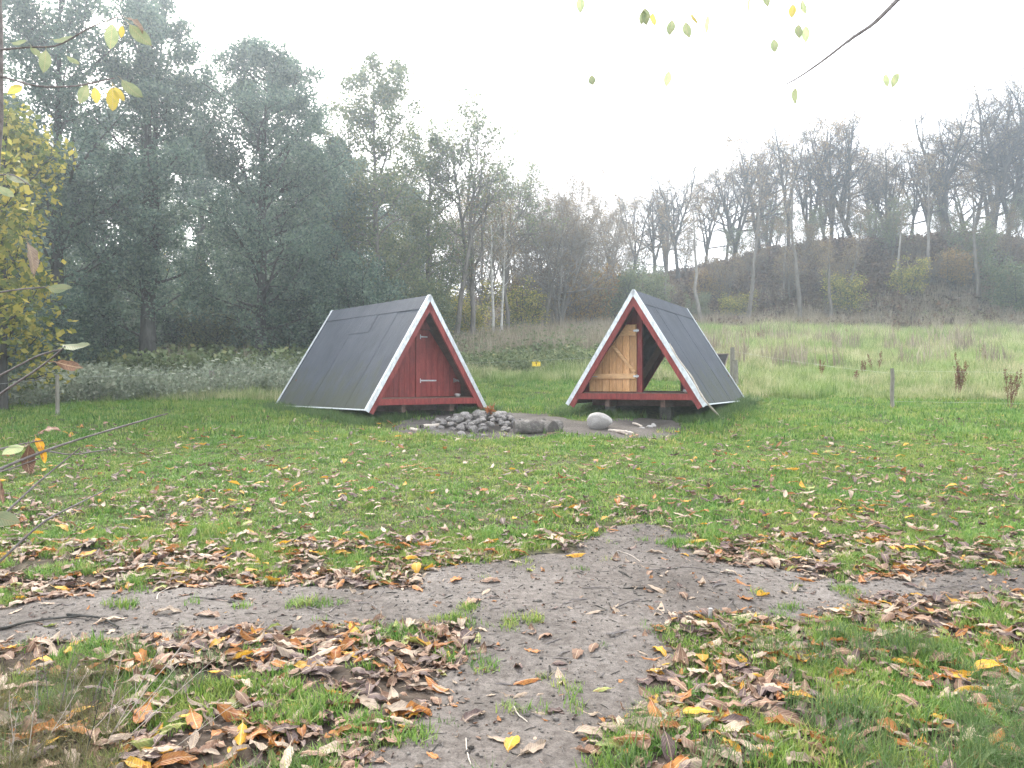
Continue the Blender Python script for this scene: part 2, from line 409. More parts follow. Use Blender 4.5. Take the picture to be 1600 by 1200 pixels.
sheet('bare_earth', pit_mask, -4.5, 5.5, 9.5, 15.5, 'bare earth around the fire place')

# ------------------------------------------------------------------ shelters
W2, H, LEN = 1.30, 2.067, 3.88
SL = math.atan2(H, W2); CS, SN = math.cos(SL), math.sin(SL)
def zroof(x, off=0.0):
    """height of the line parallel to the roof, off metres inside (perpendicular), at |x|"""
    return H * (1 - abs(x) / W2) - off / CS
def slopept(u, off, s):
    """point on the roof section: u metres up from the foot, off metres inside; s = -1 left, 1 right"""
    return (s * (W2 - u * CS - off * SN), u * SN - off * CS)
SLEN = math.hypot(W2, H)

def slope_box(mb, s, u0, u1, o0, o1, y0, y1):
    a = [slopept(u0, o0, s), slopept(u1, o0, s), slopept(u1, o1, s), slopept(u0, o1, s)]
    mb.prism([(x, y0, z) for x, z in a], (0, 0, 0), (0, y1 - y0, 0))

def wall_planks(par, x0, x1, y, zb, off, mat, n, th=.022):
    e = np.linspace(x0, x1, n + 1)
    for i in range(n):
        a, b = e[i] + .0025, e[i + 1] - .0025
        za, zb_ = zroof(a, off), zroof(b, off)
        poly = [(a, y, zb), (b, y, zb)]
        if a < 0 < b: poly += [(b, y, zb_), (0, y, zroof(0, off)), (a, y, za)]
        else: poly += [(b, y, zb_), (a, y, za)]
        poly = [p for p in poly if p[2] > zb - .001]
        if len(poly) < 3 or max(za, zb_) < zb + .01: continue
        if len(poly) == 3 and min(za, zb_) < zb:
            pass
        m = MB(); dy = random.uniform(-.003, .003)
        m.prism(poly, (0, dy, 0), (0, dy + th, 0)); m.build('plank', mat, par)

def door_leaf(par, loc, rz, mat, sgn, backfit, bmat=None):
    bmat = bmat or mat
    """leaf hinged at x=0; sgn=+1 reaches to +x; parts in the leaf's own frame"""
    dw, dh, vl, tw = .94, 1.25, .27, .20
    d = link('door', None, par, loc, (0, 0, rz))
    def top(u):  # u distance from hinge
        if u <= tw: return dh
        return dh - (u - tw) / (dw - tw) * (dh - vl)
    e = np.linspace(0, dw, 8)
    for i in range(7):
        a, b = e[i] + .004, e[i + 1] - .004
        m = MB(); pts = [(sgn * a, 0, 0), (sgn * b, 0, 0), (sgn * b, 0, top(b))]
        if a < tw < b: pts.append((sgn * tw, 0, dh))
        pts.append((sgn * a, 0, top(a)))
        dy = random.uniform(-.002, .002)
        m.prism(pts, (0, dy, 0), (0, .022 + dy, 0)); m.build('plank', mat, d)
    f0, f1 = backfit   # y range of the battens
    m = MB(); m.prism([(sgn * .012, 0, .24), (sgn * (dw - .012), 0, .24), (sgn * (dw - .012), 0, .33), (sgn * .012, 0, .335)], (0, f0, 0), (0, f1, 0)); m.build('lower_batten', bmat, d)
    z1 = dh - .02; z0 = dh - .21
    u1 = tw + (dh - z0) / (dh - vl) * (dw - tw) - .02
    m = MB(); m.prism([(sgn * .012, 0, z0), (sgn * u1, 0, z0), (sgn * (tw - .0), 0, z1), (sgn * .012, 0, z1)], (0, f0, 0), (0, f1, 0)); m.build('upper_batten', bmat, d)
    p, q = np.array([.03, .36]), np.array([.455, .86])
    t = (q - p) / np.linalg.norm(q - p); nn = np.array([-t[1], t[0]]) * .027
    m = MB(); m.prism([(sgn * c[0], 0, c[1]) for c in (p + nn, p - nn, q - nn, q + nn)], (0, f0 + .002, 0), (0, f1 - .002, 0)); m.build('brace', bmat, d)
    return d

def shelter(name, loc, yaw, zfoot, is_open, label):
    root = empty(name, loc, yaw); tag(root, label, 'shelter', 'A-frame camping shelters')
    z0 = zfoot - loc[2]
    b = link('timber_frame', None, root, (0, 0, z0))          # everything above the foot line
    # boarded roof slopes, each with its felt sheets
    for s in (-1, 1):
        m = MB(); slope_box(m, s, .01, SLEN - .012, .012, .035, .015, LEN - .015)
        rp = m.build('roof_slope', M['inner'], root, loc=(0, 0, z0))
        e = np.linspace(.045, LEN - .045, 6) + np.array([0, .05, -.04, .03, -.02, 0])
        for i in range(5):
            lift = .004 * (i % 2)
            m = MB(); slope_box(m, s, .012, SLEN - .15, .008 - lift, -.001 - lift, e[i] - (.02 if i % 2 else 0), e[i + 1] + (.02 if i % 2 else 0))
            m.build('felt_sheet', M['felt'], rp)
        if s == -1 and not is_open:      # the patch below the ridge
            m = MB(); slope_box(m, s, SLEN - .72, SLEN - .14, -.0055, -.0085, e[3] - .78, e[3] + .04); m.build('felt_patch', M['felt'], rp)
        m = MB(); slope_box(m, s, SLEN - .30, SLEN - .004, -.0065, -.012, .03, LEN - .03); m.build('ridge_felt', M['felt'], rp)
        m = MB(); slope_box(m, s, -.006, .012, -.0065, -.009, .02, LEN - .02); slope_box(m, s, -.010, -.004, .012, -.009, .02, LEN - .02)
        m.build('drip_edge', M['zinc'], rp)
        for k in range(14):              # felt nail heads near the seam
            pass
        for yv, nm in ((-.012, 'front'), (LEN - .01, 'rear')):
            m = MB()
            slope_box(m, s, -.02, SLEN + .004, -.016, .056, yv, yv + .004 if nm == 'front' else yv + .022)
            slope_box(m, s, -.02, SLEN + .004, -.019, -.0165, yv, yv + .07) if nm == 'front' else slope_box(m, s, -.02, SLEN + .004, -.019, -.0165, yv - .05, yv + .022)
            m.build('metal_edge_trim', M['zinc'], rp)
        # bargeboard rafters, front and rear
        for y0, y1 in ((.0, .045), (LEN - .06, LEN - .015)):
            m = MB(); slope_box(m, s, .0, SLEN - .10, .037, .152, y0, y1); m.build('bargeboard', M['red'], root, loc=(0, 0, z0))
        for yv in (1.15, 2.05, 2.95):
            m = MB(); slope_box(m, s, .12, SLEN - .08, .037, .12, yv, yv + .045); m.build('rafter', M['inner'], root, loc=(0, 0, z0))
    # cross beams front and back
    zb0, zb1 = .078, .188
    for y0, y1 in ((.004, .05), (LEN - .065, LEN - .02)):
        xb0 = W2 * (1 - zb0 / H) - .152 / SN + .012; xb1 = W2 * (1 - zb1 / H) - .152 / SN + .012
        m = MB(); m.prism([(-xb0, y0, zb0), (xb0, y0, zb0), (xb1, y0, zb1), (-xb1, y0, zb1)], (0, 0, 0), (0, y1 - y0, 0))
        m.build('cross_beam', M['red'], root, loc=(0, 0, z0))
    # deck planks across
    xh = W2 * (1 - .20 / H) - .045 / SN
    e = np.linspace(.052, LEN - .07, 30)
    for i in range(29):
        m = MB(); m.box(-xh, xh, e[i] + .003, e[i + 1] - .003, .178, .205); m.build('deck_plank', M['oldbeam'], root, loc=(0, 0, z0))
    # bearers under the deck, and blocks on the soil
    for x in (-.52, .53):
        m = MB(); m.box(x - .04, x + .04, .06, LEN - .1, -.055, .077); m.build('bearer', M['oldbeam'], root, loc=(0, 0, z0))
        for yv in (.25, LEN - .5):
            wx = loc[0] + math.cos(yaw) * x - math.sin(yaw) * yv; wy = loc[1] + math.sin(yaw) * x + math.cos(yaw) * yv
            gz = float(ground(wx, wy)) - loc[2]
            top = z0 - .056
            m = MB(); m.box(x - .11, x + .10, yv, yv + .22, min(gz - .06, top - .12), top); m.build('concrete_block', M['concrete'], root)
    for yv in (.5, LEN - .7):
        m = MB(); m.box(-.98, .98, yv, yv + .07, -.045, .076); m.build('bearer', M['oldbeam'], root, loc=(0, 0, z0))
    # end walls with a middle post
    FW, BW = .42, LEN - .34
    for y, front in ((FW, True), (BW, False)):
        py0, py1 = (y - .03, y + .045)
        m = MB(); m.box(-.045, .045, py0, py1, .206, zroof(0, .14) if not is_open else zroof(.05, .09)); m.build('post', M['red'] if front else M['reddark'], root, loc=(0, 0, z0))
        wm = M['reddark'] if is_open else M['red']
        fixed = -1 if front else 1     # the fixed half; the other half has the door
        if fixed < 0: wall_planks(b, -xh + .012, -.047, y, .206, .06, wm, 9)
        else: wall_planks(b, .047, xh - .012, y, .206, .06, wm, 9)
        # door frame: boards above and beside the opening on the door half
        s = -fixed
        if not is_open or True:
            # board over the door top
            zt = .215 + 1.26
            m = MB(); xt = (zroof(0, .06) - zt) / H * W2
            if xt > .06: m.prism([(s * .047, y, zt), (s * xt, y, zt), (s * .047, y, zroof(.047, .06))], (0, 0, 0), (0, .022, 0)); m.build('gable_board', wm, b)
        for k in (-1, 1): pass
    if is_open:
        # pine inner face of the front door, folded back over the fixed half
        d = door_leaf(root, (-.045, FW - .075, z0 + .222), 0, M['pine'], -1, (-.034, -.004), M['pinebat'])
        for zz in (.285, 1.13):
            m = MB(); m.box(-.05, .012, -.041, -.035, zz - .018, zz + .018); m.tube([(.018, -.04, zz - .03), (.018, -.04, zz + .03)], .009, 8); m.box(.02, .05, -.038, -.03, zz - .016, zz + .016)
            m.build('hinge', M['steel'], d)
        m = MB(); m.box(-.86, -.76, -.042, -.035, .275, .287); m.box(-.965, -.93, -.012, -.002, .268, .292); m.build('latch', M['steel'], d)
        # rear door swung out behind
        d = door_leaf(root, (.05, BW + .07, z0 + .222), R(6), M['reddark'], 1, (-.024, -.001))
    else:
        for (y, s, ry) in ((FW - .012, 1, 0), (BW + .012, -1, 0)):
            d = door_leaf(root, (s * .05, y, z0 + .215), 0, M['red'], s, (.023, .045))
            if y < 1:
                for zz in (.30, 1.12):
                    m = MB(); ln = .36 if zz < .5 else .16
                    m.box(-.005, ln, -.010, -.003, zz - .013, zz + .013); m.box(-.022, .012, -.014, -.004, zz - .045, zz + .03); m.tube([(-.004, -.014, zz - .04), (-.004, -.014, zz + .04)], .009, 8)
                    m.build('strap_hinge', M['steel'], d)
                m = MB(); m.box(.76, .785, -.012, -.004, .265, .345); m.box(.76, .89, -.014, -.006, .296, .314)
                for k in range(3): m.box(.80 + .036 * k, .818 + .036 * k, -.016, -.004, .275 + (k % 2) * .01, .335 - (k % 2) * .012)
                m.build('latch', M['steel'], d)
    return root

def standz(x, y): return float(ground(x, y, False))
LS = (-1.498, 14.04); RS = (2.2, 13.96)
sh1 = shelter('a_frame_shelter', (LS[0], LS[1], standz(*LS)), .694, EYE - .45, False, 'A-frame shelter with closed red doors, behind the heap of stones')
sh2 = shelter('a_frame_shelter', (RS[0], RS[1], standz(*RS)), -.469, EYE - .45 + .088, True, 'A-frame shelter with an open bare pine door, behind the pale boulder')

# dark framed flap sticking out behind the open shelter
hp = [ray(1112, 553, 17.35), ray(1138.5, 553, 17.2), ray(1130, 579, 17.15), ray(1112, 566, 17.3)]
def to_local(p, o):
    d = np.asarray(p) - np.array(o.location); a = -o.rotation_euler[2]; return np.array([math.cos(a) * d[0] - math.sin(a) * d[1], math.sin(a) * d[0] + math.cos(a) * d[1], d[2]])
hp = [to_local(p, sh2) for p in hp]
m = MB(); m.prism(hp, (0, 0, 0), (0, .03, 0)); fl = m.build('rear_flap', M['black'], sh2); fl['label'] = 'dark framed flap sticking out at the rear'
for a, b in ((0, 1), (1, 2)):
    m = MB(); m.tube([hp[a] + [0, -.004, 0], hp[b] + [0, -.004, 0]], .014, 6); m.build('rim', M['greywood'], fl)
m = MB(); m.tube([hp[0] + [0, .03, -.06], np.array([.55, LEN - .05, hp[0][2] - .1])], .018, 6); m.build('arm', M['black'], fl)

def in_shelter(x, y):
    r = np.zeros(np.shape(x), bool)
    for (sx, sy), a in ((LS, .694), (RS, -.469)):
        dx, dy = x - sx, y - sy; u = math.cos(a) * dx + math.sin(a) * dy; v = -math.sin(a) * dx + math.cos(a) * dy
        r |= (np.abs(u) < 1.22) & (v > -.02) & (v < LEN + .02)
    return r

# ------------------------------------------------------------------ stones, logs and bits by the fire place
def rock_mesh(name, seed, sx, sy, sz, mat, rough=.22, sub=2, facets=13):
    import bmesh
    bm = bmesh.new(); bmesh.ops.create_icosphere(bm, subdivisions=sub, radius=1)
    r = np.random.default_rng(seed)
    V = np.array([v.co[:] for v in bm.verts]); F = np.array([[v.index for v in f.verts] for f in bm.faces]); bm.free()
    for k in range(facets):       # planes that flatten facets
        n_ = r.normal(size=3); n_ /= np.linalg.norm(n_); c = r.uniform(.55, .85)
        d = V @ n_; V = np.where((d > c)[:, None], V - (d - c)[:, None] * n_ * .85, V)
    for f_, a in ((1.6, rough), (3.7, rough * .4)):
        ph = r.uniform(0, 6, (3, 3))
        V = V * (1 + a * .5 * (np.sin(V[:, :1] * f_ + ph[0, 0]) * np.cos(V[:, 1:2] * f_ + ph[0, 1]) + np.sin(V[:, 2:3] * f_ * 1.2 + ph[0, 2])))
    V = V * np.array([sx, sy, sz])
    return mesh_np(name, V, [F], mat, facets != 14)

rock_vars = [rock_mesh('stone', 100 + i, 1, RNG.uniform(.7, .95), RNG.uniform(.5, .75), M['stone'], .25, 2, 14) for i in range(8)]
pc = onground(752, 672); 
heap = []
cx, cyy = pc[0], pc[1] + .35
k = 0
# layers of a ring-shaped heap
for layer, (n_, rx, ry, zz) in enumerate([(26, .92, .55, .03), (20, .68, .44, .09), (14, .48, .32, .14), (7, .30, .20, .19), (2, .1, .06, .21)]):
    for i in range(n_):
        a = 2 * math.pi * i / n_ + RNG.uniform(-.15, .15) + layer
        q = RNG.uniform(.86, 1.08)
        x, y = cx + rx * q * math.cos(a), cyy + ry * q * math.sin(a)
        if x > cx + .50 and layer > 1: continue
        s = float(np.clip(np.exp(RNG.normal() * .3) * .085, .05, .15))
        heap.append((x, y, float(ground(x, y, False)) + zz + RNG.uniform(-.01, .02), s))
for i in range(46):
    a, q = RNG.uniform(0, 6.28), math.sqrt(RNG.uniform()); x, y = cx + .80 * q * math.cos(a), cyy + .5 * q * math.sin(a)
    s = float(np.clip(np.exp(RNG.normal() * .3) * .08, .045, .13)); zz = .21 * max(0, 1 - q ** 1.3) * (1 if x < cx + .45 else .5)
    heap.append((x, y, float(ground(x, y, False)) + zz + .03, s))
for (px, py, s) in [(683, 678, .05), (700, 680, .055), (690, 672, .08), (735, 684, .075), (756, 683, .07), (722, 680, .08), (790, 683, .06), (675, 681, .03), (812, 684, .05)]:
    g = onground(px, py); heap.append((g[0], g[1], g[2] + s * .3, s))
for i, (x, y, z, s) in enumerate(heap):
    o = link('fire_stone', rock_vars[i % 8], loc=(x, y, z), rot=(RNG.uniform(-.4, .4), RNG.uniform(-.4, .4), RNG.uniform(0, 6.3)))
    o.scale = (s, s, s)
    lay = 'top' if z - ground(x, y, False) > .16 else ('outer' if i < 26 or i > 68 else 'middle')
    side = 'log' if x > cx + .25 else ('closed shelter' if x < cx - .25 else 'camera')
    tag(o, f"{'small' if s < .07 else 'large' if s > .1 else 'fist-sized'} grey field stone in the {lay} course of the heap, towards the {side}", 'stone', 'stones heaped around the fire place')
# a rust-coloured clump of leaves on the heap
m = MB()
for i in range(34):
    c = np.array([cx + .12 + RNG.normal() * .03, cyy - .05 + RNG.normal() * .03, float(ground(cx, cyy, False)) + .27 + abs(RNG.normal()) * .025])
    a = RNG.normal(size=3) * .03; b_ = RNG.normal(size=3) * .02; m.add([c, c + a + b_, c + 2 * a, c + a - b_], [[0, 1, 2, 3]])
tag(m.build('leaf_clump', leafy('orange_leaf', [(.20, .07, .03), (.30, .12, .04)], .3)), 'rust orange clump of dead leaves on top of the stone heap', 'leaves')

def tagged(o, label, cat, group=None): return tag(o, label, cat, group)
bp = onground(937, 671)
o = link('boulder', rock_mesh('boulder', 5, .225, .18, .165, M['palestone'], .16, 4, 6), loc=(bp[0], bp[1] + .12, bp[2] + .125), rot=(0, .08, .2))
tag(o, 'pale rounded granite boulder on bare earth before the open shelter', 'boulder')

# the log with its stub
lp = onground(838, 679); lr = empty('log', (lp[0], lp[1] + .12, lp[2]), R(6)); tag(lr, 'knotty grey log with a dark sawn stub, beside the stone heap', 'log')
def lumpy(pts, rad, sides, seed, amp=.12):
    P = np.asarray(pts, float); r = np.random.default_rng(seed)
    t = np.linspace(0, 1, 14); PP = np.stack([np.interp(t, np.linspace(0, 1, len(P)), P[:, i]) for i in range(3)], 1)
    RR = np.interp(t, np.linspace(0, 1, len(rad)), rad)
    V, F = tubes(PP[None], RR[None], sides)
    C = np.repeat(PP, sides, 0)
    ph = np.tile(np.arange(sides), 14) * 2 * np.pi / sides; tt = np.repeat(t, sides)
    k = 1 + amp * (np.sin(ph * 2 + tt * 9 + r.uniform(0, 6)) * .5 + np.sin(ph * 3 - tt * 14 + r.uniform(0, 6)) * .4) + r.normal(size=len(V)) * .02
    return C + (V - C) * k[:, None], F
def caps(V, sides, n):
    a = V[:sides]; b = V[-sides:]
    return np.vstack([a, a.mean(0)[None]]), np.vstack([b, b.mean(0)[None]]), [[i, (i + 1) % sides, sides] for i in range(sides)]
for nm, pts, rad, sd in [('trunk', [(-.35, -.02, .11), (-.1, 0, .115), (.2, .05, .12), (.42, .12, .12)], [.105, .12, .11, .10], 1),
                         ('stub', [(.16, .05, .11), (.225, -.09, .10), (.25, -.17, .10)], [.10, .10, .105], 2),
                         ('knot', [(.12, .05, .17), (.15, .06, .235)], [.07, .045], 3), ('knot', [(-.14, .03, .17), (-.16, .03, .215)], [.06, .035], 4)]:
    V, F = lumpy(pts, rad, 14, sd); m = MB(); m.add(V, F); o = m.build(nm, M['log'], lr, True)
    A, B, T = caps(V, 14, 14)
    m = MB(); m.add(A, t=[[t[1], t[0], t[2]] for t in T]); m.add(B, t=T); m.build('sawn_end' if nm != 'knot' else 'broken_end', M['logend'] if nm != 'knot' else M['log'], o)

def stick(name, pts, r0, r1, mat, label, cat='stick', group=None, sides=7, n=14):
    P = np.asarray(pts, float); t = np.linspace(0, 1, n); tk = np.linspace(0, 1, len(P))
    PP = np.stack([np.interp(t, tk, P[:, i]) for i in range(3)], 1)
    for _ in range(2): PP[1:-1] = (PP[:-2] + 2 * PP[1:-1] + PP[2:]) / 4
    PP[1:-1] += RNG.normal(size=(n - 2, 3)) * r0 * .12
    m = MB(); m.tube(PP, np.linspace(r0, r1, n) * (1 + RNG.normal(size=n) * .06), sides)
    return tag(m.build(name, mat, None, True), label, cat, group)

g1, g2 = onground(662, 671), onground(716, 666); up = np.array([0, 0, .035])
stick('wood_billet', [g1 + up, (g1 + g2) / 2 + up, g2 + up * 1.3], .035, .042, M['drift'], 'pale bleached billet lying against the stone heap', 'wood')
g1, g2 = onground(641, 674), onground(655, 677)
stick('wood_billet', [g1 + up * .8, g2 + up * .8], .028, .03, M['drift'], 'short pinkish billet on bare earth before the closed shelter', 'wood')
g1, g2 = onground(657, 671), onground(681, 669)
stick('charred_stick', [g1 + up * .8, g2 + up], .028, .03, M['ash'], 'charred black stick end at the stone heap', 'stick')
for i, (a, b, lab) in enumerate([((951, 673), (990, 678), 'pale split stick lying before the boulder, longer of two'), ((962, 677), (981, 682), 'short dark stick crossing the pale split stick'),
                                 ((989, 662), (1003, 667), 'small white stick on the earth before the open shelter')]):
    g1, g2 = onground(*a), onground(*b); stick('firewood_stick', [g1 + up * .6, (g1 + g2) / 2 + up * .9, g2 + up * .6], .022, .018, M['drift'] if i != 1 else M['greywood'], lab)
for i, (px, py, s, lab) in enumerate([(1014, 667, .055, 'flat white stone on the earth before the open shelter'), (1021, 665, .04, 'small upright white stone behind a flat one'),
                                      (1003, 669, .035, 'small white stone beside the white stick')]):
    g = onground(px, py); o = link('white_stone', rock_mesh('white_stone', 60 + i, s * 1.3, s, s * (.6 if i != 1 else 1.1), M['palestone'], .2, 2), loc=(g[0], g[1], g[2] + s * .4)); tag(o, lab, 'stone')
def deck_pt(root, x, y): 
    a = root.rotation_euler[2]; c, s = math.cos(a), math.sin(a); return (root.location[0] + c * x - s * y, root.location[1] + s * x + c * y)
for root, zf, x, y, lab in ((sh1, EYE - .45, .78, .22, 'pale stone resting on the deck of the closed shelter'), (sh2, EYE - .362, .92, .2, 'pale stone resting on the deck of the open shelter')):
    p = deck_pt(root, x, y); o = link('deck_stone', rock_mesh('deck_stone', 77, .075, .055, .045, M['palestone'], .18, 2), loc=(p[0], p[1], zf + .205 + .036)); tag(o, lab, 'stone')
# long stick leaning on the open shelter
pts = [ray(1046, 537, 13.66), ray(1060, 562, 13.5), ray(1081, 588, 13.4), ray(1094, 615, 13.33), ray(1108, 634, 13.25), onground(1128, 656) + np.array([0, 0, .01])]
stick('leaning_stick', pts, .012, .02, M['drift'], 'long bent pale stick leaning on the roof edge of the open shelter', 'stick', n=22)

# ------------------------------------------------------------------ fence
def post(px, d, h, r, label, mat, tilt=0):
    g = at(px, d); m = MB(); n_ = 8
    zz = np.linspace(-.15, h, 6); P = np.stack([tilt * zz + RNG.normal(size=6) * .004, RNG.normal(size=6) * .004, zz], 1)
    m.tube(P, np.r_[np.full(5, r), r * .86], 9); o = m.build('fence_post', mat, None, False, loc=g)
    tag(o, label, 'fence post', 'posts of the wire fence'); return np.array(g) + np.array([tilt * h, 0, h])
M['postwood'] = noisy('grey_post_wood', [(.13, .12, .10), (.21, .20, .165), (.29, .275, .235)], 8, .9, .15, (1, 1, .2), .5, .006)
t0 = post(-120, 11.5, .80, .03, 'slim grey post at the edge of the nettles, out by the left', M['postwood'])
t1 = post(90, 14.0, .78, .035, 'slim grey fence post standing in the nettles under the maple', M['postwood'])
t2 = post(331, 19.0, .62, .075, 'stout round-topped fence post before the forked alder trunk', M['postwood'])
t3 = post(1144, 20.6, .98, .065, 'tall weathered fence post just behind the open shelter', M['postwood'], .01)
t3b = post(1150, 20.2, .68, .07, 'shorter fence post leaning on the tall one behind the open shelter', M['postwood'], -.03)
t4 = post(1394, 15.4, .83, .04, 'slim grey fence post alone in the meadow beside the rusty dock', M['postwood'])
t5 = post(1760, 15.0, .83, .04, 'slim grey fence post beyond the tall dock', M['postwood'])
sgn = ray(838, 568, 19.6)
def wire(a, b, dz, sag, label):
    a = a + np.array([0, 0, dz]); b = b + np.array([0, 0, dz]); t = np.linspace(0, 1, 24)[:, None]
    P = a * (1 - t) + b * t; P[:, 2] -= sag * 4 * (t * (1 - t))[:, 0]
    m = MB(); m.tube(P, .0013, 5); tag(m.build('fence_wire', M['wire']), label, 'wire', 'strands of the wire fence')
wire(t0, t1, -.06, .01, 'thin fence strand ending at the slim post in the nettles')
wire(t1, t2, -.05, .02, 'thin fence strand between the slim post and the stout post')
wire(t2, t3, -.08, .04, 'thin fence strand running behind both shelters')
wire(t3, t4, -.1, .04, 'thin fence strand from the open shelter to the lone meadow post')
wire(t4, t5, -.05, .01, 'upper fence strand beside the docks')
wire(t4, t5, -.66, .01, 'lower fence strand beside the docks')
# yellow sign on the wire
sr = empty('warning_sign', (sgn[0], sgn[1], sgn[2] - .1)); tag(sr, 'small yellow warning sign hung on the fence wire between the shelters', 'sign')
m = MB(); m.box(-.105, .105, 0, .004, .03, .15); m.build('plate', M['signyellow'], sr)
m = MB(); m.prism([(-.03, -.003, .125), (.03, -.003, .125), (0, -.003, .08)], (0, 0, 0), (0, .002, 0)); m.box(-.006, .006, -.003, -.001, .045, .082); m.build('printed_mark', M['black'], sr)
m = MB(); m.box(-.105, .105, -.0025, -.0005, .138, .144); m.build('printed_line', M['black'], sr)
m = MB(); m.tube([(-.08, .005, .15), (-.08, .005, .19)], .004, 5); m.tube([(.08, .005, .15), (.08, .005, .19)], .004, 5); m.build('hanger', M['wire'], sr)

# ------------------------------------------------------------------ trees
def unit(v): return v / (np.linalg.norm(v, axis=-1, keepdims=True) + 1e-9)

def grow(rng, stems, levels):
    """stems: list of (points (m,3), radii (m,)); levels: dicts. returns list of (P,R) per level"""
    out = []
    P = np.stack([s[0] for s in stems]); Rr = np.stack([s[1] for s in stems]); out.append((P, Rr))
    for L in levels:
        N, m, _ = P.shape; n = L['n']
        seglen = np.linalg.norm(np.diff(P, axis=1), axis=2).sum(1)
        t = (np.arange(n)[None] + rng.uniform(0, 1, (N, n))) / n
        t = L['t0'] + (L['t1'] - L['t0']) * t
        f = t * (m - 1); i = np.minimum(f.astype(int), m - 2); fr = (f - i)[..., None]
        rows = np.arange(N)[:, None]
        p0 = P[rows, i] * (1 - fr) + P[rows, i + 1] * fr
        tan = unit(P[rows, i + 1] - P[rows, i])
        rad = Rr[rows, i] * (1 - fr[..., 0]) + Rr[rows, i + 1] * fr[..., 0]
        az = np.arange(n)[None] * 2.39996 + rng.uniform(0, 6.28, (N, 1)) + rng.normal(size=(N, n)) * .5
        ref = np.where(np.abs(tan[..., 2:3]) > .9, np.array([1., 0, 0]), np.array([0, 0, 1.]))
        a = unit(np.cross(tan, ref)); b = np.cross(tan, a)
        perp = a * np.cos(az)[..., None] + b * np.sin(az)[..., None]
        an = np.radians(L['ang'] + rng.normal(size=(N, n)) * L.get('angj', 10))[..., None]
        d = unit(tan * np.cos(an) + perp * np.sin(an))
        shape = L['shape'](t) if 'shape' in L else (1 - .55 * (t - L['t0']) / max(1e-3, L['t1'] - L['t0']))
        ln = (seglen[:, None] * L['ratio'] if 'ratio' in L else L['len']) * shape * rng.uniform(.7, 1.25, (N, n))
        r0 = np.minimum(rad * .75, ln * L.get('rl', .022)) + L.get('rmin', .002)
        k = L['pts']; pts = [p0]; rr = [r0]
        dd = d
        for s in range(1, k):
            dd = unit(dd + np.array([0, 0, 1.]) * L.get('up', 0) + rng.normal(size=dd.shape) * L.get('wig', .12))
            pts.append(pts[-1] + dd * (ln / (k - 1))[..., None]); rr.append(r0 * (1 - .75 * s / (k - 1)))
        P = np.stack(pts, 2).reshape(N * n, k, 3); Rr = np.stack(rr, 2).reshape(N * n, k)
        if 'keep' in L:
            sel = rng.uniform(size=len(P)) < L['keep']; P, Rr = P[sel], Rr[sel]
        out.append((P, Rr))
    return out

def stem(rng, H_, r0, base=(0, 0, 0), lean=(0, 0), wig=.02, m=9, flare=1.5, top=.12):
    t = np.linspace(0, 1, m); P = np.zeros((m, 3)); P[:, 2] = t * H_ - .15
    P[:, 0] = base[0] + lean[0] * t * H_ + np.cumsum(rng.normal(size=m)) * wig * H_ / 6
    P[:, 1] = base[1] + lean[1] * t * H_ + np.cumsum(rng.normal(size=m)) * wig * H_ / 6
    Rr = r0 * ((1 - t) * (1 - top) + top); Rr[0] *= flare
    return P, Rr

def leaves(rng, P, per, size, spread, flatten=.6, droop=0.):
    """leaf quads around the points of twigs P (N,m,3)"""
    N, m, _ = P.shape; n = N * per
    f = rng.uniform(0, m - 1.001, (N, per)); i = f.astype(int); fr = (f - i)[..., None]; rows = np.arange(N)[:, None]
    c = (P[rows, i] * (1 - fr) + P[rows, i + 1] * fr).reshape(-1, 3) + rng.normal(size=(n, 3)) * spread
    c[:, 2] -= droop * rng.uniform(0, 1, n)
    s = size * rng.uniform(.6, 1.3, n)[:, None]
    a = unit(rng.normal(size=(n, 3))) * s
    nn = rng.normal(size=(n, 3)); nn[:, 2] = np.abs(nn[:, 2]) + flatten
    b = unit(np.cross(nn, a)) * s * .36
    V = np.stack([c - a * .5, c + b, c + a * .5, c - b], 1).reshape(-1, 3)
    F = np.arange(n * 4).reshape(-1, 4)
    return V, F

def skel_mesh(name, levels, sides, mat):
    vs, fs, k = [], [], 0
    for (P, Rr), S in zip(levels, sides):
        V, F = tubes(P, Rr, S); vs.append(V); fs.append(F + k); k += len(V)
    return mesh_np(name, np.vstack(vs), [np.vstack(fs)], mat, True)

def make_alder(seed, H_=11.5, r0=.24, fork=False, wide=.30, dens=16, leafmat='alder', n1=46, t0=.12, size=.105, spread=.13, barkm='bark', topcone=.72):
    rng = np.random.default_rng(seed)
    st = [stem(rng, H_, r0, lean=(rng.normal() * .015, rng.normal() * .015), wig=.018)]
    if fork:
        a = stem(rng, H_ * .86, r0 * .72, lean=(.09, .02), wig=.02); a[0][:, 2] += 1.0; a[0][0] = st[0][0][1] * .9; st.append(a)
    n1 = n1 // len(st)
    lv = grow(rng, st, [
        dict(n=n1, t0=t0, t1=.985, ang=57, angj=13, len=H_ * wide, shape=lambda t: np.sqrt(np.clip(1.06 - (np.maximum(t - .45, 0) / .56) ** 2, .08, 1)) * (.80 + .2 * np.minimum(1, t * 3)) * (1 - (topcone - .45) * t), up=.05, wig=.16, pts=6, rl=.018),
        dict(n=9, t0=.18, t1=1., ang=50, ratio=.45, up=.02, wig=.18, pts=4, rl=.014),
        dict(n=6, t0=.2, t1=1., ang=45, ratio=.5, up=-.03, wig=.2, pts=3, rl=.01, rmin=.002)])
    wood = skel_mesh('trunk', lv, [10, 5, 3, 3], M[barkm])
    V, F = leaves(rng, lv[3][0], dens, size, spread)
    V2, F2 = leaves(rng, lv[2][0], 8, size, spread * 1.1)
    crown = mesh_np('crown', np.vstack([V, V2]), [np.vstack([F, F2 + len(V)])], M[leafmat])
    return wood, crown

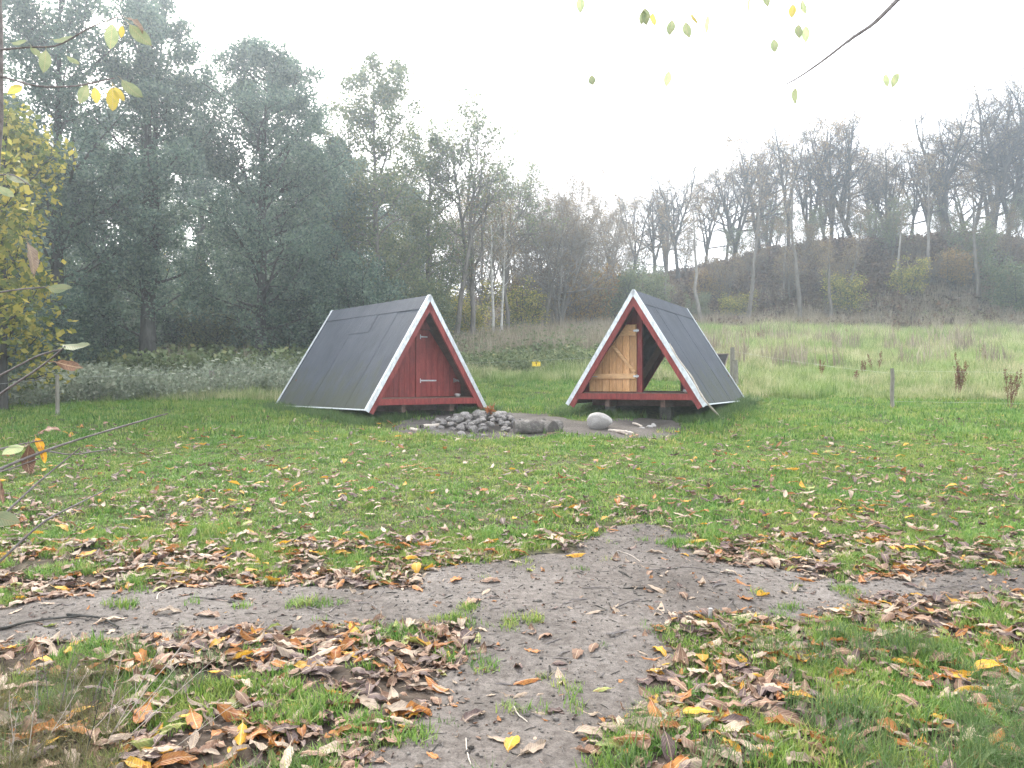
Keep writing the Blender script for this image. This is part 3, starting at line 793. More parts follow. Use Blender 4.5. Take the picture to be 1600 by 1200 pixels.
def make_open(seed, H_=10, r0=.16, forks=3, leafmat='olive', dens=4, size=.10, barkm='greybark', fork_h=.22, spreadx=.20, twig=6, n1=9, spread=.12, topbias=.35, keep=None):
    """broad-crowned tree with ascending limbs, bare or thinly leaved"""
    rng = np.random.default_rng(seed)
    st = []
    for i in range(forks):
        a = i * 2 * math.pi / forks + rng.uniform(-.6, .6)
        k = rng.uniform(.75, 1.0) if i else 1
        s = stem(rng, H_ * k, r0 * (1 if i == 0 else .75), lean=(math.cos(a) * spreadx * rng.uniform(.5, 1.1), math.sin(a) * spreadx * rng.uniform(.5, 1.1)), wig=.045, m=11)
        st.append(s)
    # all forks share the lower trunk
    z = st[0][0][:, 2]
    for s in st[1:]:
        h0 = H_ * fork_h * rng.uniform(.7, 1.5); j = np.interp(h0, z, np.arange(len(z)))
        b0 = np.array([np.interp(h0, z, st[0][0][:, c]) for c in range(3)])
        P = s[0]; t = np.linspace(0, 1, len(P))[:, None]
        P[:] = b0 + (P - P[0]) * np.array([1, 1, (H_ * rng.uniform(.8, 1.0) - h0) / (P[-1, 2] - P[0, 2])])
        s[1][0] /= 1.5
    lv = grow(rng, st, [
        dict(n=n1, t0=topbias, t1=.97, ang=50, angj=16, len=H_ * .40, shape=lambda t: 1.15 - .80 * t, up=.09, wig=.24, pts=6, rl=.024),
        dict(n=7, t0=.2, t1=1., ang=44, angj=14, ratio=.50, up=.06, wig=.22, pts=5, rl=.018),
        dict(n=6, t0=.15, t1=1., ang=42, angj=14, ratio=.5, up=.05, wig=.2, pts=3, rl=.010, rmin=.003),
        dict(n=twig, t0=.1, t1=1., ang=42, angj=14, ratio=.55, up=.04, wig=.2, pts=3, rl=.008, rmin=.0035)])
    wood = skel_mesh('trunk', lv, [9, 5, 4, 3, 3], M[barkm])
    crown = None
    if dens:
        tw = lv[4][0]
        if keep is not None: tw = tw[rng.uniform(size=len(tw)) < keep]
        V, F = leaves(rng, tw, dens, size, spread)
        crown = mesh_np('crown', V, [F], M[leafmat])
    return wood, crown

def place_tree(name, meshes, px, d, rz, s, label, cat='tree', group=None, sz=1.0, tilt=0):
    g = at(px, d); root = empty(name, g - np.array([0, 0, .05]), rz); root.scale = (s, s, s * sz); root.rotation_euler[1] = tilt
    link('trunk', meshes[0], root)
    if meshes[1] is not None: link('crown', meshes[1], root)
    tag(root, label, cat, group); return root

GA = 'alders along the wood edge'
A1 = make_alder(1, 12.0, .25, True, .215, 17, n1=52, topcone=.55)
A2 = make_alder(2, 12.0, .22, False, .225, 14, n1=48, topcone=.55)
A3 = make_alder(3, 11.0, .20, False, .26, 22, n1=52, topcone=.5)
A4 = make_alder(4, 11.3, .15, False, .20, 9, 'olive', 44, .16, .11, .15, 'greybark', .45)
place_tree('alder_tree', A1, 232, 24, 1.2, 1.0, 'tall alder with a forked trunk behind the stout fence post', group=GA)
place_tree('alder_tree', A2, 85, 23, 2.0, 1.02, 'tall dark alder between the yellow maple and the forked alder', group=GA)
place_tree('alder_tree', A3, 405, 26.5, .4, .99, 'broad dense alder with a rounded top, behind the closed shelter roof end', group=GA)
place_tree('alder_tree', A3, 510, 31, 2.6, .80, 'dense alder half hidden behind the broad alder, above the closed shelter', group=GA)
place_tree('thin_alder_tree', A4, 590, 31, .5, 1.06, 'open thin-leaved tall tree above the ridge of the closed shelter', group=GA)
place_tree('thin_alder_tree', A4, 668, 34, 3.1, .86, 'open thin-leaved tree between the tallest thin one and the sparse one', group=GA)
A5 = make_open(9, 10.2, .13, 3, 'olive', 2, .12, 'greybark', .25, .10, 4, 9, .14, .35, .5)
place_tree('sparse_tree', A5, 738, 34, 1.0, 1.03, 'sparse upright tree with bare tips, tallest beside the pale bare bush', group='thin trees left of the gap')
place_tree('sparse_tree', A5, 800, 39, 2.4, .86, 'nearly bare slim tree directly behind the white birch stems', group='thin trees left of the gap')
place_tree('alder_tree', A2, -60, 25, 4.0, .98, 'alder at the far left edge behind the maple', group=GA)
GB = 'second row of the dark wood'
for i, (px, d, me, rz, s) in enumerate([(20, 36, A3, 1, .95), (160, 38, A2, 3, 1.0), (310, 37, A1, 5, .95), (470, 39, A3, .7, .95), (550, 42, A2, 2.2, .85), (-120, 36, A3, 2.7, 1.0), (640, 44, A3, 4.4, .8), (-220, 28, A3, 5.5, 1.0), (90, 45, A3, 2, 1.0), (240, 46, A2, 4, .95), (390, 47, A3, 1.5, .9)]):
    place_tree('alder_tree', me, px, d, rz, s, 'dark alder deeper in the wood, seen only through the front trees', group=GB)

# the yellow maple at the left edge
MP = make_alder(21, 6.4, .09, False, .25, 3, 'maple', 22, .1, .15, .2, 'bark', .5)
place_tree('maple_tree', MP, 5, 15.5, .3, .95, 'yellow-green field maple at the left edge before the dark alders')
place_tree('maple_tree', MP, -95, 13.0, 2.3, .9, 'second yellow maple reaching in from outside the left edge')

# shrubs under the wood
def make_shrub(seed, H_, wid, leafmat, dens=7, size=.09, barkm='bark', stems=9, spread=.12):
    rng = np.random.default_rng(seed); st = []
    for i in range(stems):
        a = rng.uniform(0, 6.28); k = rng.uniform(.3, 1)
        st.append(stem(rng, H_ * rng.uniform(.65, 1), .028, base=(math.cos(a) * .25, math.sin(a) * .25), lean=(math.cos(a) * wid * k, math.sin(a) * wid * k), wig=.03, m=7, flare=1.1))
    lv = grow(rng, st, [dict(n=9, t0=.15, t1=1, ang=50, len=H_ * .34, up=.02, wig=.18, pts=5, rl=.012),
                        dict(n=6, t0=.15, t1=1, ang=45, ratio=.5, wig=.2, pts=3, rl=.01),
                        dict(n=3, t0=.2, t1=1, ang=45, ratio=.5, wig=.2, pts=3, rl=.01)])
    wood = skel_mesh('stems', lv, [6, 4, 3, 3], M[barkm])
    crown = None
    if dens:
        V, F = leaves(rng, lv[3][0], dens, size, spread); crown = mesh_np('foliage', V, [F], M[leafmat])
    return wood, crown
def place_shrub(name, me, px, d, rz, s, label, group=None, sz=1):
    g = at(px, d); root = empty(name, g - np.array([0, 0, .05]), rz); root.scale = (s, s, s * sz)
    link('stems', me[0], root)
    if me[1] is not None: link('foliage', me[1], root)
    tag(root, label, 'shrub', group)
SA = make_shrub(31, 3.4, .42, 'alder', 9); SY = make_shrub(32, 3.0, .45, 'maple', 4, .09); SB = make_shrub(33, 3.2, .40, 'olive', 7)
SR = make_shrub(34, 2.6, .5, 'russet', 3, .09); SP = make_shrub(35, 8.2, .34, 'buff', 1, .07, 'greybark', 16, .15)
GS = 'shrubs at the wood edge'
for i, (me, px, d, rz, s, sz, nm, lab) in enumerate([
        (SA, 470, 27, 0, 1.15, .95, 'green_shrub', 'dark green shrub behind the left end of the closed shelter'),
        (SA, 570, 28, 2, 1.2, 1.0, 'green_shrub', 'dark green shrub above the middle of the closed shelter roof'),
        (SB, 655, 31, 1, 1.1, 1.1, 'green_shrub', 'olive shrub just behind the ridge end of the closed shelter'),
        (SA, 60, 22, 3, 1.0, .8, 'green_shrub', 'dark green shrub under the yellow maple'),
        (SA, -60, 19, 4, 1.0, .9, 'green_shrub', 'dark green shrub at the left edge under the maple'),
        (SA, 165, 24, 5, .95, .75, 'green_shrub', 'dark green shrub between the maple and the forked alder'),
        (SB, 330, 29, 2, 1.0, .9, 'green_shrub', 'olive shrub behind the stout fence post'),
        (SA, 130, 29, 1, 1.3, 1.0, 'green_shrub', 'dark green shrub deep in the wood left of the forked alder'), (SA, 260, 30, 2, 1.3, 1.0, 'green_shrub', 'dark green shrub deep in the wood right of the forked alder'), (SA, 20, 28, 5, 1.3, 1.1, 'green_shrub', 'dark green shrub deep in the wood behind the maple'), (SA, 400, 31, 4, 1.3, 1.1, 'green_shrub', 'dark green shrub deep behind the broad alder'),
        (SY, 300, 35, 1, 1.3, 1.1, 'yellow_shrub', 'yellow-leaved shrub glimpsed behind the forked alder'),
        (SY, 180, 36, 2, 1.4, 1.2, 'yellow_shrub', 'yellow-leaved shrub glimpsed behind the dark alder by the maple'),
        (SY, 690, 35, 3, 1.1, 1.0, 'yellow_shrub', 'yellow shrub beside the leaning pale trunk'),
        (SY, 735, 37, 4, 1.1, .8, 'yellow_shrub', 'yellow shrub at the foot of the white birch stems'),
        (SY, 810, 41, 5, 1.2, .9, 'yellow_shrub', 'yellow shrub between the birch stems and the pale bare bush'),
        (SR, 905, 44, 1, 1.5, 1.2, 'russet_shrub', 'russet shrub left of the open shelter ridge'),
        (SB, 955, 47, 3, 1.3, 1.0, 'green_shrub', 'olive shrub behind the ridge of the open shelter'),
        (SB, 1010, 52, 1, 1.4, .9, 'green_shrub', 'olive shrub on the bank above the open shelter'),
        (SR, 830, 46, 2, 1.6, 1.2, 'russet_shrub', 'russet shrub behind the pale bare bush'),
        (SY, 1150, 52, 2, .9, .8, 'yellow_shrub', 'small yellow shrub on the bank above the open shelter roof'),
        (SY, 1330, 51, 3, 1.3, .8, 'yellow_shrub', 'wide yellow shrub spreading at the foot of the bank'),
        (SY, 1410, 52, 0, 1.1, .8, 'yellow_shrub', 'smaller yellow shrub beside the wide one on the bank'),
        (SB, 1590, 50, 0, 1.3, 1.0, 'green_shrub', 'olive shrub at the right edge of the bank foot'),
        (SR, 1480, 53, 5, 1.3, .8, 'russet_shrub', 'russet shrub on the bank near the right edge'),
        (SR, 1100, 56, 5, 1.3, .7, 'russet_shrub', 'russet shrub high on the bank behind the open shelter'),
        (SP, 868, 43, 0, 1.0, 1.0, 'bare_shrub', 'big pale bare many-stemmed bush in the gap between the woods'),
        (SP, 925, 50, 2, .95, .95, 'bare_shrub', 'second pale bare bush behind the big one')]):
    place_shrub(nm, me, px, d, rz, s, lab, GS, sz)

GP = make_open(70, 9, .10, 7, 'buff', 1, .08, 'slopebark', .05, .34, 6, 10, .15, .18, .6)
for i, (px, d, rz, s, lab) in enumerate([(868, 43, 0, 1.0, 'wide pale many-stemmed bare tree in the gap, nearest the birches'), (930, 49, 2, .92, 'pale many-stemmed bare tree behind the ridge of the open shelter'),
                                         (810, 47, 4, 1.0, 'pale bare tree behind the white birch stems'), (745, 45, 1, 1.05, 'pale bare tree behind the sparse upright tree'), (690, 46, 3, 1.0, 'pale bare tree behind the leaning grey trunk'), (885, 55, 5, .95, 'hazy bare tree far back in the gap')]):
    place_tree('bare_tree', GP, px, d, rz, s, lab, group='pale bare trees in the gap')
U1 = make_open(71, 4.2, .05, 5, 'buff', 1, .08, 'greybark', .04, .40, 4, 8, .15, .12, .5); U2 = make_open(72, 4.2, .05, 5, 'olive', 2, .09, 'greybark', .04, .40, 4, 8, .15, .12, .5)
rr_ = np.random.default_rng(5)
ORD20 = ['first', 'second', 'third', 'fourth', 'fifth', 'sixth', 'seventh', 'eighth', 'ninth', 'tenth', 'eleventh', 'twelfth', 'thirteenth', 'fourteenth', 'fifteenth', 'sixteenth', 'seventeenth', 'eighteenth', 'nineteenth', 'twentieth']
for i in range(34):
    px = 940 + 21 * i + rr_.uniform(-8, 8); d = rr_.uniform(50.5, 64)
    od = ('twenty-' if i >= 20 and i < 30 else 'thirty-' if i >= 30 else '') + ORD20[i if i < 20 else (i - 20) % 10]
    od = {20: 'twentieth', 30: 'thirtieth'}.get(i + 1, od)
    place_tree('bank_sapling', (U1, U2)[i % 3 == 1], px, d, rr_.uniform(0, 6), rr_.uniform(.55, 1.05), f"low {'olive' if i % 3 == 1 else 'buff'} thicket {'high' if d > 57 else 'low'} on the bank, {od} from the gap", 'thicket', 'low thickets on the bank')

# birch stems and the leaning pale trunk
def stemtree(px, d, H_, r, lean, seed, mat, name, label, twigs=True):
    rng = np.random.default_rng(seed); s = [stem(rng, H_, r, lean=(lean[0] + rng.normal() * .03, lean[1]), wig=.055 if name == 'slope_tree' else .02, m=10, flare=1.2)]
    lv = grow(rng, s, [dict(n=14, t0=.4, t1=1, ang=40, len=H_ * .2, up=.08, wig=.15, pts=5, rl=.012), dict(n=6, t0=.2, t1=1, ang=40, ratio=.5, wig=.2, pts=3, rl=.01), dict(n=4, t0=.2, t1=1, ang=40, ratio=.5, wig=.2, pts=3, rl=.01)])
    V, F = leaves(rng, lv[3][0], 2, .09, .1)
    root = empty(name, at(px, d) - np.array([0, 0, .05])); tag(root, label, 'tree', 'pale stems in the gap')
    link('trunk', skel_mesh('trunk', lv, [8, 4, 3, 3], M[mat]), root); link('crown', mesh_np('crown', V, [F], M['buff']), root)
stemtree(771, 36, 7.5, .085, (0, 0), 51, 'palebark', 'birch_tree', 'straight white birch stem, left of the pair in the gap')
stemtree(782, 36, 7.0, .075, (.06, 0), 52, 'palebark', 'birch_tree', 'slightly leaning white birch stem, right of the pair in the gap')
stemtree(708, 33, 8.5, .14, (.14, .02), 53, 'greybark', 'leaning_tree', 'grey trunk leaning to the right behind the closed shelter apex')
stemtree(738, 37, 8, .08, (-.02, 0), 54, 'greybark', 'slim_tree', 'slim grey trunk between the leaning trunk and the birches')
stemtree(848, 42, 7.5, .12, (.16, .0), 55, 'greybark', 'leaning_tree', 'pale trunk leaning to the right at the bare bush foot')

# trees on the bank
T = [make_open(60, 10, .19, 4, 'buff', 1, .085, 'bark', .14, .27, 6, 9, .15, .24, .5),
     make_open(61, 10, .17, 3, 'russet', 1, .085, 'bark', .24, .25, 6, 10, .15, .30, .3),
     make_open(62, 10, .18, 4, 'russet', 1, .10, 'bark', .18, .28, 6, 10, .18, .24, .7),
     make_open(63, 10, .23, 4, 'buff', 1, .085, 'bark', .20, .27, 6, 11, .15, .24, .4)]
ordn = ['first', 'second', 'third', 'fourth', 'fifth', 'sixth', 'seventh', 'eighth', 'ninth', 'tenth', 'eleventh', 'twelfth', 'thirteenth', 'fourteenth', 'fifteenth', 'sixteenth', 'seventeenth', 'eighteenth', 'nineteenth', 'twentieth']
crest_row = [(985, 60, 1, .78), (1025, 62, 0, .80), (1062, 60, 1, .92), (1100, 62, 2, .72), (1150, 61, 0, .95), (1190, 63, 2, .98), (1232, 61, 1, 1.0), (1262, 63, 0, 1.02), (1300, 62, 2, 1.05), (1338, 61, 3, .98), (1382, 63, 0, .90), (1420, 62, 1, .82), (1455, 62, 2, .86), (1490, 61, 3, 1.02), (1535, 62, 3, 1.28), (1580, 61, 0, 1.15), (1625, 62, 3, 1.2)]
nlab = ['thinly leaved', 'bare slender', 'yellowish thin-leaved', 'dark stout']
for i, (px, d, k, s) in enumerate(crest_row):
    place_tree('crest_tree', T[k], px, d, i * 1.7, s, f'{nlab[k]} tree on the bank crest, {ordn[i]} in the front row from the gap', group='trees on the bank crest')
for i, (px, d, k, s) in enumerate([(960, 68, 2, .85), (1045, 70, 3, .9), (1130, 69, 1, .95), (1212, 70, 3, 1.0), (1285, 72, 1, 1.05), (1355, 70, 2, 1.05), (1405, 71, 3, .95), (1470, 70, 1, 1.0), (1515, 72, 0, 1.15), (1560, 70, 2, 1.25), (1605, 71, 1, 1.3), (1660, 70, 0, 1.3), (1700, 66, 3, 1.3), (900, 66, 1, .8), (850, 64, 0, .8)]):
    place_tree('crest_tree', T[k], px, d, 2 + i * 2.1, s, f'hazy bare tree behind the crest, back row, {ordn[i]} as planted from the gap', group='second row on the bank crest')
# slender trees on the slope
for i, (px, d, H_, r, lean) in enumerate([(1098, 49, 8.5, .15, (-.12, 0)), (1170, 49, 10, .16, (.02, 0)), (1246, 50, 10.5, .17, (-.08, 0)), (1225, 54, 7, .09, (.08, 0)), (1301, 50, 6, .15, (.0, 0)), (1326, 51, 7, .11, (.10, 0)), (1400, 54, 6.5, .10, (.14, 0)), (1530, 51, 9, .17, (-.1, 0)), (1040, 52, 8, .13, (.05, 0)), (1450, 54, 8.5, .13, (-.05, 0))]):
    stemtree(px, d, H_, r, lean, 80 + i, 'slopebark' if i % 3 == 0 else 'greybark', 'slope_tree', f'slender grey trunk on the bank slope, {ordn[[8,3,2,4,1,0,5,7,9,6][i]]} nearest the wide yellow shrub')

# ------------------------------------------------------------------ scatter helper (grass and other uncountable growth)
def proto(name, me): return bpy.data.objects.new(name, me)
def scatter(name, protos, P, rot, scl, idx, label, kind='stuff'):
    me = bpy.data.meshes.new(name); P = np.asarray(P, np.float32)
    me.vertices.add(len(P)); me.vertices.foreach_set("co", P.ravel())
    for nm, ty, key, dat in (('rot', 'FLOAT_VECTOR', 'vector', rot), ('scl', 'FLOAT_VECTOR', 'vector', scl), ('pick', 'INT', 'value', idx)):
        a = me.attributes.new(nm, ty, 'POINT'); a.data.foreach_set(key, np.asarray(dat, np.int32 if ty == 'INT' else np.float32).ravel())
    o = link(name, me)
    c = bpy.data.collections.new(name + '_kinds')
    for p in protos: c.objects.link(p)
    ng = bpy.data.node_groups.new(name, 'GeometryNodeTree')
    ng.interface.new_socket('Geometry', in_out='INPUT', socket_type='NodeSocketGeometry'); ng.interface.new_socket('Geometry', in_out='OUTPUT', socket_type='NodeSocketGeometry')
    N, Lk = ng.nodes, ng.links
    gi = N.new('NodeGroupInput'); go = N.new('NodeGroupOutput'); ci = N.new('GeometryNodeCollectionInfo'); ip = N.new('GeometryNodeInstanceOnPoints')
    ci.inputs['Collection'].default_value = c; ci.inputs['Separate Children'].default_value = True; ci.inputs['Reset Children'].default_value = True
    def na(nm, ty): x = N.new('GeometryNodeInputNamedAttribute'); x.data_type = ty; x.inputs['Name'].default_value = nm; return x.outputs[0]
    er = N.new('FunctionNodeEulerToRotation'); Lk.new(na('rot', 'FLOAT_VECTOR'), er.inputs[0])
    Lk.new(gi.outputs[0], ip.inputs['Points']); Lk.new(ci.outputs[0], ip.inputs['Instance']); ip.inputs['Pick Instance'].default_value = True
    Lk.new(na('pick', 'INT'), ip.inputs['Instance Index']); Lk.new(er.outputs[0], ip.inputs['Rotation']); Lk.new(na('scl', 'FLOAT_VECTOR'), ip.inputs['Scale'])
    Lk.new(ip.outputs[0], go.inputs[0])
    o.modifiers.new('scatter', 'NODES').node_group = ng
    tag(o, label, kind=kind); return o

def blades(seed, n, h, spread, wdt, bend, mat, segs=2):
    rng = np.random.default_rng(seed); vs, f4, f3, k = [], [], [], 0
    for i in range(n):
        a = rng.uniform(0, 6.28); r = spread * math.sqrt(rng.uniform()); b = np.array([math.cos(a) * r, math.sin(a) * r, -.01])
        hh = h * rng.uniform(.55, 1.15); az = rng.uniform(0, 6.28); dirv = np.array([math.cos(az), math.sin(az), 0]); sd = np.array([-math.sin(az), math.cos(az), 0]) * wdt * rng.uniform(.7, 1.3)
        bn = bend * rng.uniform(.2, 1.3)
        pts = [b + np.array([0, 0, hh * t * (1 - .35 * bn * t)]) + dirv * hh * bn * t * t for t in (np.arange(segs + 1) / segs)]
        for j in range(segs): vs += [pts[j] - sd * (1 - .3 * j), pts[j] + sd * (1 - .3 * j)]
        vs.append(pts[segs])
        for j in range(segs - 1): f4.append([k + 2 * j, k + 2 * j + 1, k + 2 * j + 3, k + 2 * j + 2])
        f3.append([k + 2 * segs - 2, k + 2 * segs - 1, k + 2 * segs]); k += 2 * segs + 1
    return mesh_np('tuft', np.array(vs), [np.array(f4), np.array(f3)], M[mat])

def sample_view(n, d0, d1, margin=1.18, seed=1, pw=1.0):
    """points on the ground between two depths, over a wedge a little wider than the view"""
    r = np.random.default_rng(seed); u = r.uniform(size=n)
    d = (d0 ** (pw + 1) + u * (d1 ** (pw + 1) - d0 ** (pw + 1))) ** (1 / (pw + 1))
    x = r.uniform(-1, 1, n) * (d * .666 * margin + .25)
    return x, d, r

def near_fill(x, y): return fbm(x, y, .45, 71)
def put_grass(name, protos, n, d0, d1, seed, smin, smax, label, pw=1.0, extra=None, tilt=.12):
    x, y, r = sample_view(n, d0, d1, seed=seed, pw=pw)
    bare = np.maximum(path_mask(x, y), pit_mask(x, y))
    keep = (bare < -.02 + .10 * (r.uniform(size=n) - .6)) & ~in_shelter(x, y)
    # a few blades stray onto the trodden earth, in small colonies
    keep |= (bare > 0) & (bare < .45) & (fbm(x, y, .13, 77, 2) > .71) & ~in_shelter(x, y)
    if extra is not None: keep &= extra(x, y, r)
    x, y = x[keep], y[keep]; m = len(x)
    P = np.stack([x, y, ground(x, y)], 1); rr = np.random.default_rng(seed + 5)
    rot = np.stack([rr.normal(size=m) * tilt, rr.normal(size=m) * tilt, rr.uniform(0, 6.28, m)], 1)
    s = rr.uniform(smin, smax, m) * (.55 + .9 * fbm(x, y, .8, 73)); 
    return scatter(name, protos, P, rot, np.stack([s, s, s], 1), rr.integers(0, len(protos), m), label)

short = [proto('tuft', blades(200 + i, 16, .07, .05, .0028, .8, 'grass')) for i in range(4)]
midp = [proto('tuft', blades(210 + i, 17, .058, .085, .0055, .8, 'grass')) for i in range(4)]
farp = [proto('tuft', blades(220 + i, 20, .09, .17, .007, .7, 'grass')) for i in range(4)]
longp = [proto('tuft', blades(230 + i, 22, .21, .07, .0035, .75, 'longgrass', 3)) for i in range(3)]
medp = [proto('tuft', blades(240 + i, 26, .42, .24, .008, .5, 'meadow', 2)) for i in range(4)]
def bed(x, y, r):
    # under the thick leaf litter the grass stands in separate tufts
    return (fbm(x, y, .30, 71, 2) + r.uniform(size=len(x)) * .12) > np.interp(y, [2, 5.4, 6.4], [.575, .575, .40])
put_grass('grass', short, 30000, 2.2, 6.5, 1, .7, 1.25, 'short green grass beside the footpath', 1.0, bed)
put_grass('lawn_grass', midp, 21000, 6.0, 12.0, 2, .7, 1.2, 'mown green grass before the shelters', .8, lambda x, y, r: (near_fill(x, y) + r.uniform(size=len(x)) * .5) > .52)
put_grass('rough_grass', farp, 17000, 11.5, 22.0, 3, .7, 1.3, 'green grass around the shelters', .8)
put_grass('tufted_grass', longp, 1700, 2.2, 4.3, 4, .4, .8, 'longer fresh grass tufts at the near edge', 1.0,
          lambda x, y, r: (fbm(x, y, .5, 91) + .12 * (x > 1.2) + .06 * (x < -1.3) > .64))
# lush edge along the shelter feet
def edge_pts(n, seed):
    r = np.random.default_rng(seed); xs, ys = [], []
    for (sx, sy), a in ((LS, .694), (RS, -.469)):
        for (u0, v0, u1, v1, k) in ((-1.3, -.1, -1.36, LEN + .1, .4), (1.3, -.1, 1.36, LEN + .1, .4), (-1.3, LEN + .1, 1.3, LEN + .1, .15), (-1.25, .12, 1.25, .12, .22)):
            m = int(n * k); t = r.uniform(size=m); u = u0 + (u1 - u0) * t + r.normal(size=m) * .13 + np.sign(u0 + u1) * .06; v = v0 + (v1 - v0) * t + r.normal(size=m) * .1
            xs.append(sx + math.cos(a) * u - math.sin(a) * v); ys.append(sy + math.sin(a) * u + math.cos(a) * v)
    return np.concatenate(xs), np.concatenate(ys), r
x, y, r = edge_pts(900, 8); k = pit_mask(x, y) < .05; x, y = x[k], y[k]; m_ = len(x)
s_ = r.uniform(.4, .85, m_)
scatter('verge_grass', [proto('tuft', blades(250 + i, 26, .26, .12, .006, .8, 'longgrass', 3)) for i in range(3)], np.stack([x, y, ground(x, y)], 1),
        np.stack([r.normal(size=m_) * .15, r.normal(size=m_) * .15, r.uniform(0, 6.3, m_)], 1), np.stack([s_] * 3, 1), r.integers(0, 3, m_), 'lush grass growing up against the shelters')

# pale unmown meadow
x, y, r = sample_view(40000, 14.5, 50, 1.15, 9, .8)
side = x / y
k = ((side > .30) & (y > 15.2 + 3 * fbm(x, y, 2, 95))) | ((side > -.06) & (y > 21)) | ((side <= -.06) & (y > 17) & (y < 24))
k &= ~in_shelter(x, y); x, y = x[k], y[k]; m_ = len(x); s_ = r.uniform(.55, 1.15, m_) * (.25 + 1.35 * fbm(x, y, 2.2, 97)) * np.clip(y / 22, .75, 1.5)
scatter('meadow_grass', medp, np.stack([x, y, ground(x, y)], 1), np.stack([r.normal(size=m_) * .12, r.normal(size=m_) * .12, r.uniform(0, 6.3, m_)], 1), np.stack([s_] * 3, 1), r.integers(0, 4, m_), 'pale unmown meadow grass beyond the fence')

def leafplant(seed, n, h, spread, size, mat, stems=5):
    rng = np.random.default_rng(seed); P = []
    for i in range(stems):
        a = rng.uniform(0, 6.28); t = np.linspace(0, 1, 4)[:, None]
        P.append(np.array([math.cos(a), math.sin(a), 0]) * spread * t ** 1.4 * rng.uniform(.4, 1.2) + np.array([0, 0, h]) * t * rng.uniform(.6, 1.1) + rng.normal(size=(4, 3)) * .02)
    P = np.stack(P); V1, F1 = tubes(P, np.full((stems, 4), .004), 3); V2, F2 = leaves(rng, P, n, size, size * .8, 1.0)
    return mesh_np('plant', np.vstack([V1, V2]), [np.vstack([F1, F2 + len(V1)])], M[mat])
# nettles before the dark wood
x, y, r = sample_view(7000, 14.2, 25, 1.2, 12, .8)
k = (x / y < -.20) & (y > 14.6 + 2.2 * fbm(x, y, 2, 99) + np.clip((x / y + .65) * 9, 0, 5)) & ~in_shelter(x, y); x, y = x[k], y[k]; m_ = len(x); s_ = r.uniform(.6, 1.55, m_) * (.6 + .8 * fbm(x, y, 1.5, 111))
scatter('nettle_undergrowth', [proto('plant', leafplant(300 + i, 12, .42, .25, .075, 'nettle')) for i in range(4)], np.stack([x, y, ground(x, y)], 1), np.stack([x * 0, x * 0, r.uniform(0, 6.3, m_)], 1), np.stack([s_] * 3, 1), r.integers(0, 4, m_), 'grey-green nettles and brambles before the dark wood')
# brambles in the gap
x, y, r = sample_view(9000, 20, 48, 1.1, 13, .8)
k = (x / y > -.16) & (x / y < .16 + .1 * fbm(x, y, 4, 101)) & (y > 22 + 4 * fbm(x, y, 3, 103)) & (y < 36) & ~in_shelter(x, y); x, y = x[k], y[k]; m_ = len(x); s_ = r.uniform(.6, 1.3, m_) * np.clip(y / 28, .8, 1.4)
scatter('bramble_undergrowth', [proto('plant', leafplant(310 + i, 14, .55, .4, .12, 'bramble')) for i in range(4)], np.stack([x, y, ground(x, y)], 1), np.stack([x * 0, x * 0, r.uniform(0, 6.3, m_)], 1), np.stack([s_] * 3, 1), r.integers(0, 4, m_), 'brambles with yellowing leaves in the gap between the shelters')
# dry tall weeds: the top of the gap and the foot of the bank
x, y, r = sample_view(22000, 24, 55, 1.15, 14, .6)
k = ((x / y > -.14) & (x / y < .13) & (y > 24.5 + 6 * fbm(x, y, 3, 104))) | ((x / y >= .10) & (y > 45.5 + 2 * fbm(x, y, 5, 105)) & (y < 52)) | ((x / y >= .15) & (fbm(x, y, 4, 107) > .54) & (r.uniform(size=len(x)) < .10)) | ((x / y < -.3) & (y < 27) & (r.uniform(size=len(x)) < .22)); x, y = x[k], y[k]; m_ = len(x); s_ = r.uniform(.5, 1.15, m_)
scatter('dry_weeds', [proto('plant', blades(320 + i, 18, 1.15, .28, .020, .3, 'dryweed', 3)) for i in range(4)], np.stack([x, y, ground(x, y)], 1), np.stack([r.normal(size=m_) * .1, r.normal(size=m_) * .1, r.uniform(0, 6.3, m_)], 1), np.stack([s_] * 3, 1), r.integers(0, 4, m_), 'dry grey-brown weeds along the foot of the bank')
# litter and low brambles on the bank and under the trees
r = np.random.default_rng(15); n_ = 16000; x = r.uniform(-25, 48, n_); y = r.uniform(47, 66, n_)
m_ = n_; s_ = r.uniform(.6, 1.6, m_)
M['litter'] = leafy('bank_leaf_litter', [(.035, .023, .018), (.09, .056, .038), (.19, .12, .075), (.07, .085, .038)], .25, .8, [0, .45, .85, 1], .7)
scatter('bank_undergrowth', [proto('plant', leafplant(330 + i, 9, .30, .4, .14, 'litter')) for i in range(4)], np.stack([x, y, ground(x, y)], 1), np.stack([x * 0, x * 0, r.uniform(0, 6.3, m_)], 1), np.stack([s_] * 3, 1), r.integers(0, 4, m_), 'brown brambles and leaf litter on the bank')
r = np.random.default_rng(16); n_ = 6000; x = r.uniform(-28, -2, n_); y = r.uniform(22, 44, n_); k = (x / y < -.08); x, y = x[k], y[k]; m_ = len(x); s_ = r.uniform(.7, 1.7, m_)
scatter('wood_undergrowth', [proto('plant', leafplant(340 + i, 14, .5, .4, .10, 'bramble')) for i in range(4)], np.stack([x, y, ground(x, y)], 1), np.stack([x * 0, x * 0, r.uniform(0, 6.3, m_)], 1), np.stack([s_] * 3, 1), r.integers(0, 4, m_), 'low green growth on the floor of the dark wood')

